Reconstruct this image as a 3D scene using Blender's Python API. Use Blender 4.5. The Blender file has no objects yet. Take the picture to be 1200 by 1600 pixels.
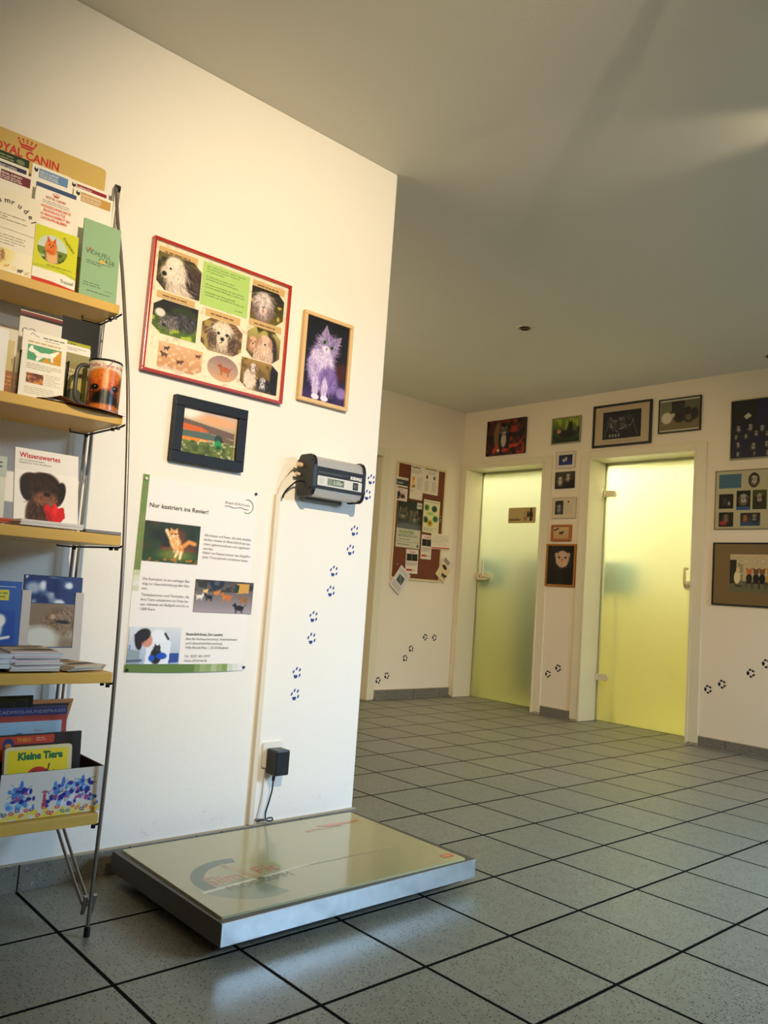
import bpy, bmesh, math, random
import numpy as np
from mathutils import Vector, Matrix, Euler

D = bpy.data
SC = bpy.context.scene
COL = SC.collection
PI = math.pi
random.seed(5)

# ------------------------------------------------------------------ camera
T = 0.32                                   # floor tile pitch, metres
yaw, pitch, roll = -0.83495544, 0.0968867376, 0.0711365722
fw = Vector((math.sin(yaw) * math.cos(pitch), math.cos(yaw) * math.cos(pitch), math.sin(pitch)))
rt = Vector((math.cos(yaw), -math.sin(yaw), 0)); up = rt.cross(fw)
r2 = math.cos(roll) * rt + math.sin(roll) * up
u2 = -math.sin(roll) * rt + math.cos(roll) * up
cam = D.objects.new('camera', D.cameras.new('camera')); COL.objects.link(cam)
m = Matrix((r2, u2, -fw)).transposed().to_4x4()
m.translation = Vector((7.35166431 * T, -2.69054598 * T, 2.77812525 * T))
cam.matrix_world = m
cam.data.sensor_fit = 'VERTICAL'; cam.data.sensor_height = 24; cam.data.sensor_width = 18
cam.data.lens = 24 * 1265.01173 / 1600
cam.data.clip_start = 0.02
SC.camera = cam

# ------------------------------------------------------------------ world, lights, exposure
SC.view_settings.view_transform = 'Standard'; SC.view_settings.look = 'None'
SC.view_settings.gamma = 1; SC.view_settings.use_curve_mapping = False
SC.view_settings.exposure = 0.0
w = D.worlds.new('world'); SC.world = w; w.use_nodes = True
w.node_tree.nodes['Background'].inputs[0].default_value = (0.45, 0.62, 0.85, 1)
w.node_tree.nodes['Background'].inputs[1].default_value = 0.5

def light(name, kind, loc, target, energy, color, **kw):
    l = D.lights.new(name, kind); l.energy = energy; l.color = color
    for k, v in kw.items(): setattr(l, k, v)
    o = D.objects.new(name, l); COL.objects.link(o); o.location = loc
    o.rotation_euler = (Vector(target) - Vector(loc)).to_track_quat('-Z', 'Y').to_euler()
    return o

WARM = (1.0, 0.81, 0.54)
light('daylight', 'AREA', (4.9, 2.9, 2.80), (0.0, 1.35, 0.25), 800, (0.48, 0.72, 1.0), shape='RECTANGLE', size=3.0, size_y=1.6)
light('spotlight_beam', 'SPOT', (2.85, -0.25, 2.42), (0.0, 0.97, 1.52), 425, WARM, spot_size=math.radians(61), spot_blend=1.0, shadow_soft_size=0.02)
light('spotlight_beam', 'SPOT', (1.64, 1.92, 2.41), (1.02, 1.74, 2.56), 8.0, WARM, spot_size=math.radians(36), spot_blend=0.9, shadow_soft_size=0.03)
light('spotlight_beam', 'SPOT', (1.6, 0.75, 2.42), (-1.2, 4.5, 0.5), 260, (1.0, 0.72, 0.42), spot_size=math.radians(60), spot_blend=1.0, shadow_soft_size=0.04)  # added lamp, warm fill for the far wall and alcove
light('added_uplight_beam', 'SPOT', (-2.45, 1.1, 1.95), (-1.5, 2.0, 2.9), 64, (1.0, 0.80, 0.52), spot_size=math.radians(150), spot_blend=1.0, shadow_soft_size=0.08)  # added out of sight in the corridor to brighten the ceiling
light('added_uplight_beam', 'SPOT', (3.25, -1.6, 1.95), (2.0, -0.6, 3.2), 50, (1.0, 0.80, 0.54), spot_size=math.radians(150), spot_blend=1.0, shadow_soft_size=0.08)  # second added fill for the ceiling, behind the camera
light('treatment_lamp', 'AREA', (-2.3, 5.10, 2.48), (-2.3, 5.2, 0), 31, (1.0, 0.93, 0.72), shape='RECTANGLE', size=0.9, size_y=0.5)
light('treatment_lamp', 'AREA', (-0.85, 5.10, 2.48), (-0.85, 5.2, 0), 45, (1.0, 0.95, 0.72), shape='RECTANGLE', size=0.9, size_y=0.5)

# ------------------------------------------------------------------ colour and materials
def lin(c):
    return tuple(((v / 255.0) / 12.92 if v / 255.0 <= 0.04045 else ((v / 255.0 + 0.055) / 1.055) ** 2.4) for v in c)

MATS = {}
def mat(name, c=(200, 200, 200), rough=0.5, metal=0.0, coat=0.0, noise=0.0, nscale=8.0, bump=0.0, bscale=60.0, spec=0.5, stretch=None):
    if name in MATS: return MATS[name]
    mt = D.materials.new(name); mt.use_nodes = True; nt = mt.node_tree
    b = nt.nodes['Principled BSDF']
    b.inputs['Base Color'].default_value = (*lin(c), 1)
    b.inputs['Roughness'].default_value = rough; b.inputs['Metallic'].default_value = metal
    b.inputs['Coat Weight'].default_value = coat; b.inputs['Coat Roughness'].default_value = 0.05
    b.inputs['Specular IOR Level'].default_value = spec
    tc = nt.nodes.new('ShaderNodeTexCoord'); mp = nt.nodes.new('ShaderNodeMapping')
    nt.links.new(tc.outputs['Object'], mp.inputs[0])
    if stretch: mp.inputs['Scale'].default_value = stretch
    n = nt.nodes.new('ShaderNodeTexNoise'); n.inputs['Scale'].default_value = nscale; n.inputs['Detail'].default_value = 5
    nt.links.new(mp.outputs[0], n.inputs['Vector'])
    r = nt.nodes.new('ShaderNodeMapRange'); r.inputs[3].default_value = 1 - noise; r.inputs[4].default_value = 1 + noise
    nt.links.new(n.outputs[0], r.inputs[0])
    mx = nt.nodes.new('ShaderNodeVectorMath'); mx.operation = 'SCALE'
    mx.inputs[0].default_value = lin(c); nt.links.new(r.outputs[0], mx.inputs['Scale'])
    nt.links.new(mx.outputs[0], b.inputs['Base Color'])
    if bump:
        n2 = nt.nodes.new('ShaderNodeTexNoise'); n2.inputs['Scale'].default_value = bscale; n2.inputs['Detail'].default_value = 3
        nt.links.new(mp.outputs[0], n2.inputs['Vector'])
        bp = nt.nodes.new('ShaderNodeBump'); bp.inputs['Strength'].default_value = bump; bp.inputs['Distance'].default_value = 0.002
        nt.links.new(n2.outputs[0], bp.inputs['Height']); nt.links.new(bp.outputs[0], b.inputs['Normal'])
    MATS[name] = mt
    return mt

def print_mat(name, rough, coat=0.0):
    mt = D.materials.new(name); mt.use_nodes = True; nt = mt.node_tree
    b = nt.nodes['Principled BSDF']; b.inputs['Roughness'].default_value = rough
    b.inputs['Coat Weight'].default_value = coat; b.inputs['Coat Roughness'].default_value = 0.06
    a = nt.nodes.new('ShaderNodeVertexColor'); a.layer_name = 'Col'
    nt.links.new(a.outputs[0], b.inputs['Base Color'])
    MATS[name] = mt
    return mt
PAPER = print_mat('printed_paper', 0.55); GLOSSY = print_mat('glossy_print', 0.3, 0.4)

def glass_pane_mat():
    mt = D.materials.new('picture_glass'); mt.use_nodes = True; nt = mt.node_tree
    nt.nodes.remove(nt.nodes['Principled BSDF']); out = nt.nodes['Material Output']
    t = nt.nodes.new('ShaderNodeBsdfTransparent'); g = nt.nodes.new('ShaderNodeBsdfGlossy'); g.inputs['Roughness'].default_value = 0.02
    f = nt.nodes.new('ShaderNodeFresnel'); f.inputs[0].default_value = 1.22
    mx = nt.nodes.new('ShaderNodeMixShader')
    nt.links.new(f.outputs[0], mx.inputs[0]); nt.links.new(t.outputs[0], mx.inputs[1]); nt.links.new(g.outputs[0], mx.inputs[2])
    nt.links.new(mx.outputs[0], out.inputs[0])
    return mt
GLASS = glass_pane_mat()

def frosted_mat():
    mt = D.materials.new('frosted_door_glass'); mt.use_nodes = True; nt = mt.node_tree
    nt.nodes.remove(nt.nodes['Principled BSDF']); out = nt.nodes['Material Output']
    t = nt.nodes.new('ShaderNodeBsdfTranslucent'); t.inputs[0].default_value = (0.90, 0.93, 0.80, 1)
    g = nt.nodes.new('ShaderNodeBsdfRefraction'); g.inputs['Roughness'].default_value = 0.62; g.inputs['IOR'].default_value = 1.25
    g.inputs[0].default_value = (0.95, 0.97, 0.82, 1)
    gl = nt.nodes.new('ShaderNodeBsdfGlossy'); gl.inputs['Roughness'].default_value = 0.35
    mx = nt.nodes.new('ShaderNodeMixShader'); mx.inputs[0].default_value = 0.75
    m2 = nt.nodes.new('ShaderNodeMixShader'); m2.inputs[0].default_value = 0.05
    nt.links.new(t.outputs[0], mx.inputs[1]); nt.links.new(g.outputs[0], mx.inputs[2])
    nt.links.new(mx.outputs[0], m2.inputs[1]); nt.links.new(gl.outputs[0], m2.inputs[2])
    nt.links.new(m2.outputs[0], out.inputs[0])
    return mt
FROST = frosted_mat()

def tile_mat(name, base, gridded, rough=0.38, kx=1.0):
    """speckled stoneware; floor variant carries its own joints"""
    mt = D.materials.new(name); mt.use_nodes = True; nt = mt.node_tree; L = nt.links
    b = nt.nodes['Principled BSDF']; b.inputs['Roughness'].default_value = rough
    tc = nt.nodes.new('ShaderNodeTexCoord'); co = tc.outputs['Object']
    def mth(op, a, c=None, d=None):
        n = nt.nodes.new('ShaderNodeMath'); n.operation = op
        for i, v in enumerate((a, c, d)):
            if v is None: continue
            if isinstance(v, (int, float)): n.inputs[i].default_value = v
            else: L.new(v, n.inputs[i])
        return n.outputs[0]
    def mixc(f, a, c):
        n = nt.nodes.new('ShaderNodeMix'); n.data_type = 'RGBA'; L.new(f, n.inputs[0])
        for i, v in ((6, a), (7, c)):
            if isinstance(v, tuple): n.inputs[i].default_value = (*v, 1)
            else: L.new(v, n.inputs[i])
        return n.outputs[2]
    nz = nt.nodes.new('ShaderNodeTexNoise'); nz.inputs['Scale'].default_value = 22; nz.inputs['Detail'].default_value = 6
    L.new(co, nz.inputs['Vector'])
    c0 = lin(base); c1 = lin(tuple(v * 0.90 for v in base)); c2 = lin(tuple(min(255, v * 1.08) for v in base))
    colr = mixc(nz.outputs[0], c1, c2)
    def spk(scale, thr, off, col, cur, keep):
        mp = nt.nodes.new('ShaderNodeMapping'); mp.inputs['Location'].default_value = (off, off * 1.7, off * .6); mp.inputs['Scale'].default_value = (1, kx, 1)
        L.new(co, mp.inputs[0])
        n3 = nt.nodes.new('ShaderNodeTexNoise'); n3.inputs['Scale'].default_value = 90; L.new(mp.outputs[0], n3.inputs['Vector'])
        va = nt.nodes.new('ShaderNodeVectorMath'); va.operation = 'MULTIPLY_ADD'; va.inputs[1].default_value = (.006, .006, .006)
        L.new(n3.outputs['Color'], va.inputs[0]); L.new(mp.outputs[0], va.inputs[2])
        v = nt.nodes.new('ShaderNodeTexVoronoi'); v.inputs['Scale'].default_value = scale; L.new(va.outputs[0], v.inputs['Vector'])
        sep = nt.nodes.new('ShaderNodeSeparateColor'); L.new(v.outputs['Color'], sep.inputs[0])
        a = mth('LESS_THAN', v.outputs['Distance'], thr); c = mth('GREATER_THAN', sep.outputs[0], keep)
        return mixc(mth('MULTIPLY', a, c), cur, col)
    colr = spk(140, 0.30, 0.0, lin((40, 40, 36)), colr, 0.50)
    colr = spk(110, 0.20, 3.3, lin((178, 172, 150)), colr, 0.72)
    colr = spk(260, 0.25, 7.1, lin((84, 82, 72)), colr, 0.35)
    if gridded:
        sp = nt.nodes.new('ShaderNodeSeparateXYZ'); L.new(co, sp.inputs[0])
        ds = []; idx = []
        for o in (sp.outputs[0], sp.outputs[1]):
            q = mth('DIVIDE', o, T); fr = mth('FRACT', q)
            ds.append(mth('MULTIPLY', mth('MINIMUM', fr, mth('SUBTRACT', 1.0, fr)), T)); idx.append(mth('FLOOR', q))
        dd = mth('MINIMUM', ds[0], ds[1])
        cx = nt.nodes.new('ShaderNodeCombineXYZ'); L.new(idx[0], cx.inputs[0]); L.new(idx[1], cx.inputs[1])
        wn = nt.nodes.new('ShaderNodeTexWhiteNoise'); L.new(cx.outputs[0], wn.inputs[0])
        k = mth('MULTIPLY_ADD', wn.outputs[0], 0.12, 0.94)
        vs = nt.nodes.new('ShaderNodeVectorMath'); vs.operation = 'SCALE'; L.new(colr, vs.inputs[0]); L.new(k, vs.inputs['Scale'])
        g = nt.nodes.new('ShaderNodeMapRange'); g.inputs[1].default_value = 0.0042; g.inputs[2].default_value = 0.0054
        L.new(dd, g.inputs[0])
        colr = mixc(g.outputs[0], lin((15, 13, 11)), vs.outputs[0])
        L.new(mth('MULTIPLY_ADD', g.outputs[0], 0.42, 0.08), b.inputs['Specular IOR Level'])
        bp = nt.nodes.new('ShaderNodeBump'); bp.inputs['Distance'].default_value = 0.0015; bp.inputs['Strength'].default_value = 0.8
        L.new(g.outputs[0], bp.inputs['Height']); L.new(bp.outputs[0], b.inputs['Normal'])
        rg = mth('MULTIPLY_ADD', g.outputs[0], rough - 0.9, 0.9); L.new(rg, b.inputs['Roughness'])
    L.new(colr, b.inputs['Base Color'])
    MATS[name] = mt
    return mt

FLOOR = tile_mat('speckled_floor_tile', (138, 136, 118), True, 0.40)
SKIRT = tile_mat('speckled_skirting_tile', (120, 116, 104), False, 0.35, 1.0)

def plaster(name, c, scuff=False):
    mt = mat(name, c, 0.85, noise=0.015, nscale=3, bump=0.25, bscale=140, spec=0.25)
    if scuff:
        nt = mt.node_tree; L = nt.links; b = nt.nodes['Principled BSDF']; src = b.inputs['Base Color'].links[0].from_socket
        tc = nt.nodes.new('ShaderNodeTexCoord'); sp = nt.nodes.new('ShaderNodeSeparateXYZ'); L.new(tc.outputs['Object'], sp.inputs[0])
        band = nt.nodes.new('ShaderNodeMapRange'); band.inputs[1].default_value = 0.30; band.inputs[2].default_value = 0.06; L.new(sp.outputs[2], band.inputs[0])
        mp = nt.nodes.new('ShaderNodeMapping'); mp.inputs['Scale'].default_value = (9, 9, 26); mp.inputs['Rotation'].default_value = (0.35, 0, 0); L.new(tc.outputs['Object'], mp.inputs[0])
        n = nt.nodes.new('ShaderNodeTexNoise'); n.inputs['Scale'].default_value = 1.6; n.inputs['Detail'].default_value = 8; n.inputs['Roughness'].default_value = 0.75; L.new(mp.outputs[0], n.inputs['Vector'])
        r = nt.nodes.new('ShaderNodeMapRange'); r.inputs[1].default_value = 0.60; r.inputs[2].default_value = 0.72; L.new(n.outputs[0], r.inputs[0])
        mu = nt.nodes.new('ShaderNodeMath'); mu.operation = 'MULTIPLY'; L.new(band.outputs[0], mu.inputs[0]); L.new(r.outputs[0], mu.inputs[1])
        m3 = nt.nodes.new('ShaderNodeMath'); m3.operation = 'MULTIPLY'; L.new(mu.outputs[0], m3.inputs[0]); m3.inputs[1].default_value = 0.55
        mx = nt.nodes.new('ShaderNodeMix'); mx.data_type = 'RGBA'; L.new(m3.outputs[0], mx.inputs[0]); L.new(src, mx.inputs[6]); mx.inputs[7].default_value = (*lin((150, 140, 128)), 1)
        L.new(mx.outputs[2], b.inputs['Base Color'])
    return mt
WALL = plaster('lamp_tinted_wall_paint', (230, 218, 194)); WALLS = plaster('scuffed_wall_paint', (236, 233, 226), True)  # warm lamplight is mixed into the far wall colour; left wall stays neutral
CEIL = plaster('ceiling_paint', (232, 227, 212))
TRIM = mat('cream_lacquer', (222, 213, 182), 0.4, noise=0.02, nscale=4)
BEECH = mat('beech_veneer', (214, 172, 78), 0.42, noise=0.10, nscale=5, stretch=(14, 1, 14))
STEEL = mat('brushed_steel', (186, 192, 196), 0.30, 1.0, noise=0.16, nscale=14)
ROD = mat('grey_rod', (140, 134, 128), 0.35, 0.7)
BLACK = mat('black_plastic', (14, 14, 15), 0.38)
WHITEP = mat('white_plastic', (232, 228, 216), 0.4)
SATIN = mat('satin_nickel', (222, 212, 180), 0.35, 0.3)

# ------------------------------------------------------------------ mesh helpers
class MB:
    def __init__(s): s.v = []; s.f = []; s.mi = []
    def add(s, vs, fs, k=0):
        o = len(s.v); s.v += [tuple(p) for p in vs]; s.f += [tuple(i + o for i in f) for f in fs]; s.mi += [k] * len(fs); return s
    def box(s, a, b, k=0, bevel=0.0, seg=2):
        bm = bmesh.new(); bmesh.ops.create_cube(bm, size=1)
        for v in bm.verts: v.co = Vector([a[i] + (b[i] - a[i]) * (v.co[i] + .5) for i in range(3)])
        if bevel: bmesh.ops.bevel(bm, geom=bm.edges[:], offset=bevel, segments=seg, affect='EDGES', profile=0.6)
        bmesh.ops.recalc_face_normals(bm, faces=bm.faces)
        s.add([v.co[:] for v in bm.verts], [[v.index for v in f.verts] for f in bm.faces], k); bm.free(); return s
    def prism(s, pts, ax, a, b, k=0):
        """polygon pts (2D) extruded along axis ax from a to b; the other two axes in order"""
        n = len(pts); o = [i for i in range(3) if i != ax]
        def P(p, t):
            q = [0, 0, 0]; q[o[0]] = p[0]; q[o[1]] = p[1]; q[ax] = t; return q
        vs = [P(p, a) for p in pts] + [P(p, b) for p in pts]
        fs = [list(range(n))[::-1], list(range(n, 2 * n))] + [[i, (i + 1) % n, n + (i + 1) % n, n + i] for i in range(n)]
        return s.add(vs, fs, k)
    def tube(s, pts, r, k=0, n=8, smooth=0):
        pts = [Vector(p) for p in pts]
        if smooth:
            q = []
            for i in range(len(pts) - 1):
                p0 = pts[max(i - 1, 0)]; p1 = pts[i]; p2 = pts[i + 1]; p3 = pts[min(i + 2, len(pts) - 1)]
                for j in range(smooth):
                    t = j / smooth
                    q.append(0.5 * ((2 * p1) + (-p0 + p2) * t + (2 * p0 - 5 * p1 + 4 * p2 - p3) * t * t + (-p0 + 3 * p1 - 3 * p2 + p3) * t ** 3))
            q.append(pts[-1]); pts = q
        vs = []; up = None
        for i, p in enumerate(pts):
            d = (pts[min(i + 1, len(pts) - 1)] - pts[max(i - 1, 0)]).normalized()
            if up is None: up = d.orthogonal().normalized()
            up = (up - d * up.dot(d)).normalized(); sd = d.cross(up)
            vs += [p + r * (math.cos(2 * PI * j / n) * up + math.sin(2 * PI * j / n) * sd) for j in range(n)]
        fs = [[i * n + j, i * n + (j + 1) % n, (i + 1) * n + (j + 1) % n, (i + 1) * n + j] for i in range(len(pts) - 1) for j in range(n)]
        fs += [list(range(n))[::-1], [len(vs) - n + j for j in range(n)]]
        return s.add(vs, fs, k)
    def lathe(s, prof, c, n=32, k=0, axis=2, closed=False):
        vs = []
        for (r, h) in prof:
            for j in range(n):
                a = 2 * PI * j / n; p = [r * math.cos(a), r * math.sin(a), h]
                if axis == 1: p = [p[0], p[2], p[1]]
                if axis == 0: p = [p[2], p[0], p[1]]
                vs.append([p[i] + c[i] for i in range(3)])
        fs = [[i * n + j, i * n + (j + 1) % n, (i + 1) * n + (j + 1) % n, (i + 1) * n + j] for i in range(len(prof) - 1) for j in range(n)]
        if prof[0][0] > 0: fs.append(list(range(n))[::-1])
        if prof[-1][0] > 0 and not closed: fs.append([len(vs) - n + j for j in range(n)])
        return s.add(vs, fs, k)
    def frame(s, w, h, b, d, k=0, y=0.0, bev=0.0):
        """picture frame facing -Y, base centre at origin"""
        x = w / 2
        for (a0, a1, z0, z1) in ((-x, x, 0, b), (-x, x, h - b, h), (-x, -x + b, b, h - b), (x - b, x, b, h - b)):
            s.box((a0, y - d, z0), (a1, y, z1), k, bev)
        return s
    def build(s, name, mats, parent=None, smooth=False, kind=None):
        me = D.meshes.new(name); me.from_pydata([tuple(v) for v in s.v], [], s.f)
        if not isinstance(mats, (list, tuple)): mats = [mats]
        for q in mats: me.materials.append(q)
        me.polygons.foreach_set('material_index', s.mi)
        bm = bmesh.new(); bm.from_mesh(me); bmesh.ops.recalc_face_normals(bm, faces=bm.faces); bm.to_mesh(me); bm.free()
        if smooth:
            me.polygons.foreach_set('use_smooth', [True] * len(me.polygons))
            me.set_sharp_from_angle(angle=math.radians(38))
        o = D.objects.new(name, me); COL.objects.link(o)
        if parent: o.parent = parent
        if kind: o['kind'] = kind
        return o

def tag(o, label, cat, group=None):
    o['label'] = label; o['category'] = cat
    if group: o['group'] = group
    return o
def thing(name, label, cat, loc=(0, 0, 0), rot=(0, 0, 0), group=None):
    o = D.objects.new(name, None); o.empty_display_size = 0.02; COL.objects.link(o); o.location = loc; o.rotation_euler = rot
    return tag(o, label, cat, group)
WL = (0, 0, PI / 2)         # mounted on a wall that faces +x
WD = (0, 0, 0)              # mounted on the door wall, facing -y

# ------------------------------------------------------------------ painted photographs (numpy) and prints
class Pic:
    def __init__(s, w, h, res=500, bg=(128, 128, 128), seed=1):
        s.w, s.h = w, h; s.nx = max(6, int(w * res)); s.ny = max(6, int(h * res)); s.a = w / h
        s.X, s.Y = np.meshgrid(np.linspace(0, s.a, s.nx), np.linspace(0, 1, s.ny))
        s.im = np.ones((s.ny, s.nx, 3)) * np.array(bg, float); s.r = np.random.RandomState(seed)
    def bl(s, m, c): s.im = s.im * (1 - m[..., None]) + np.array(c, float) * m[..., None]; return s
    def grad(s, top, bot): t = s.Y[..., None]; s.im = np.array(bot, float) * (1 - t) + np.array(top, float) * t; return s
    def ell(s, cx, cy, rx, ry, c, rot=0, soft=.12, al=1):
        dx, dy = s.X - cx, s.Y - cy; k, q = math.cos(rot), math.sin(rot)
        d = np.sqrt(((dx * k + dy * q) / rx) ** 2 + ((-dx * q + dy * k) / ry) ** 2)
        return s.bl(np.clip((1 - d) / soft + .5, 0, 1) * al, c)
    def poly(s, pts, c, al=1):
        m = np.zeros(s.X.shape, bool); n = len(pts)
        for i in range(n):
            (x0, y0), (x1, y1) = pts[i], pts[(i + 1) % n]
            if y0 == y1: continue
            m ^= ((y0 > s.Y) != (y1 > s.Y)) & (s.X < (x1 - x0) * (s.Y - y0) / (y1 - y0) + x0)
        return s.bl(m * float(al), c)
    def line(s, pts, w, c, al=1):
        d = np.full(s.X.shape, 9.0)
        for (x0, y0), (x1, y1) in zip(pts, pts[1:]):
            L = (x1 - x0) ** 2 + (y1 - y0) ** 2 + 1e-9; t = np.clip(((s.X - x0) * (x1 - x0) + (s.Y - y0) * (y1 - y0)) / L, 0, 1)
            d = np.minimum(d, np.hypot(s.X - x0 - t * (x1 - x0), s.Y - y0 - t * (y1 - y0)))
        return s.bl(np.clip(1.5 - d / w, 0, 1) * al, c)
    def nz(s, sc):
        g = s.r.rand(int(sc) + 2, int(sc * s.a) + 2); y = s.Y * sc; x = s.X * sc
        yi = np.clip(y.astype(int), 0, g.shape[0] - 2); xi = np.clip(x.astype(int), 0, g.shape[1] - 2)
        fy = y - yi; fx = x - xi; fy = fy * fy * (3 - 2 * fy); fx = fx * fx * (3 - 2 * fx); fx = np.clip(fx, 0, 1)
        return g[yi, xi] * (1 - fx) * (1 - fy) + g[yi, xi + 1] * fx * (1 - fy) + g[yi + 1, xi] * (1 - fx) * fy + g[yi + 1, xi + 1] * fx * fy
    def blot(s, sc, c, lo=.5, hi=.7, al=1, y0=-1, y1=2):
        m = np.clip((s.nz(sc) - lo) / (hi - lo), 0, 1) * al * ((s.Y >= y0) & (s.Y <= y1)); return s.bl(m, c)
    def grain(s, amp=12, sc=18): s.im += (s.nz(sc)[..., None] - .5) * 2 * amp; return s
    def fur(s, cx, cy, rx, ry, cols, n=260, L=.1, ang=-PI / 2, spread=.4, rot=0, al=.55, radial=False):
        r = s.r; t = r.rand(n) * 2 * PI; q = np.sqrt(r.rand(n)); ex, ey = q * rx * np.cos(t), q * ry * np.sin(t)
        x0 = cx + ex * math.cos(rot) - ey * math.sin(rot); y0 = cy + ex * math.sin(rot) + ey * math.cos(rot)
        a = np.arctan2(y0 - cy, x0 - cx) if radial else np.full(n, ang)
        a = a + r.randn(n) * spread; K = max(4, int(L * s.ny * 1.3)); k = np.linspace(0, 1, K)
        ll = L * (.5 + r.rand(n)); xs = x0[:, None] + ll[:, None] * k * np.cos(a)[:, None]; ys = y0[:, None] + ll[:, None] * k * np.sin(a)[:, None]
        cc = np.array(cols, float)[r.randint(0, len(cols), n)] + r.randn(n, 1) * 7
        ix = np.round(xs / s.a * (s.nx - 1)).astype(int); iy = np.round(ys * (s.ny - 1)).astype(int)
        ok = (ix >= 0) & (ix < s.nx) & (iy >= 0) & (iy < s.ny)
        for j in range(K):
            o = ok[:, j]; s.im[iy[o, j], ix[o, j]] = s.im[iy[o, j], ix[o, j]] * (1 - al) + cc[o] * al
        return s
    # subjects
    def dog(s, cx, cy, r, light=(225, 215, 200), mid=(150, 130, 110), dark=(60, 48, 42), ears=None, n=260, tongue=False, eyes=True):
        ears = ears or dark
        s.ell(cx, cy - r * .95, r * 1.0, r * .9, mid, soft=.5)
        s.ell(cx, cy, r, r * 1.05, light, soft=.25)
        for q in (-1, 1): s.ell(cx + q * r * .88, cy - r * .05, r * .32, r * .85, ears, rot=q * .15, soft=.4)
        s.fur(cx, cy + r * .3, r * .9, r * .8, (light, mid, light), n, r * .8, -PI / 2, .5)
        for q in (-1, 1): s.fur(cx + q * r * .85, cy, r * .3, r * .7, (ears, mid, ears), n // 3, r * .6, -PI / 2, .3)
        s.ell(cx, cy - r * .38, r * .48, r * .42, tuple(min(255, v + 12) for v in light), soft=.5, al=.8)
        if eyes:
            for q in (-1, 1): s.ell(cx + q * r * .36, cy + r * .12, r * .13, r * .12, (26, 18, 16), soft=.4)
        s.ell(cx, cy - r * .26, r * .19, r * .15, (18, 14, 14), soft=.3)
        s.line([(cx, cy - r * .36), (cx, cy - r * .52), (cx - r * .18, cy - r * .6)], r * .03, (50, 34, 30), .8)
        if tongue: s.ell(cx, cy - r * .68, r * .13, r * .18, (205, 110, 110), soft=.3)
        return s
    def cat(s, cx, cy, r, light=(200, 190, 180), mid=(140, 128, 116), dark=(70, 60, 54), rot=0.0, n=220, eye=(60, 70, 60)):
        k, q = math.cos(rot), math.sin(rot)
        def P(x, y): return (cx + (x * k - y * q) * r, cy + (x * q + y * k) * r)
        for e in (-1, 1):
            s.poly([P(e * .95, .35), P(e * .85, 1.45), P(e * .25, .85)], mid); s.poly([P(e * .8, .5), P(e * .78, 1.2), P(e * .4, .8)], (190, 150, 150), .5)
        s.ell(*P(0, 0), r * 1.0, r * .88, mid, rot, soft=.25)
        s.fur(*P(0, 0), r * .95, r * .8, (light, mid, mid, dark), n, r * .45, radial=True, spread=.3)
        s.ell(*P(0, -.38), r * .42, r * .3, light, rot, soft=.5)
        for e in (-1, 1):
            s.ell(*P(e * .4, .08), r * .2, r * .17, eye, rot, soft=.3); s.ell(*P(e * .4, .08), r * .09, r * .14, (10, 10, 10), rot, soft=.3)
        s.ell(*P(0, -.25), r * .09, r * .06, (190, 120, 115), rot, soft=.3)
        s.line([P(0, -.3), P(0, -.45)], r * .03, dark)
        for e in (-1, 1):
            for t in (-.1, .08): s.line([P(e * .2, -.35), P(e * 1.3, -.35 + t * 2)], r * .015, light, .7)
        return s
    def quad(s, cx, cy, r, body=(60, 50, 45), head=None, flip=1, n=120, al=1, legs=True, light=None):
        head = head or body; light = light or tuple(min(255, v + 40) for v in body)
        if legs:
            for q in (-.75, -.55, .5, .72): s.line([(cx + q * r * flip, cy - r * .1), (cx + q * r * flip, cy - r * .95)], r * .07, body, al)
        s.ell(cx, cy, r, r * .42, body, soft=.2, al=al); s.ell(cx + flip * r * .95, cy + r * .45, r * .36, r * .3, head, soft=.2, al=al)
        s.ell(cx + flip * r * 1.28, cy + r * .38, r * .2, r * .13, head, soft=.3, al=al)
        s.ell(cx + flip * r * .8, cy + r * .7, r * .1, r * .2, head, rot=.3, soft=.3, al=al)
        s.line([(cx - flip * r * .9, cy + r * .1), (cx - flip * r * 1.3, cy + r * .55)], r * .06, body, al)
        if n: s.fur(cx, cy, r * .9, r * .35, (body, light), n, r * .3, -PI / 2, .6)
        return s

_tx = {}
def text_geo(txt, bold=0.0, shear=0.0):
    k = (txt, bold, shear)
    if k not in _tx:
        cu = D.curves.new('t', 'FONT'); cu.body = txt; cu.resolution_u = 2; cu.offset = bold; cu.fill_mode = 'FRONT'; cu.shear = shear
        o = D.objects.new('t', cu); COL.objects.link(o)
        dg = bpy.context.evaluated_depsgraph_get(); ev = o.evaluated_get(dg); me = ev.to_mesh()
        vs = [(v.co.x, v.co.y) for v in me.vertices]; fs = [tuple(p.vertices) for p in me.polygons]
        ev.to_mesh_clear(); D.objects.remove(o); D.curves.remove(cu)
        _tx[k] = (vs, fs)
    return _tx[k]

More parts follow.
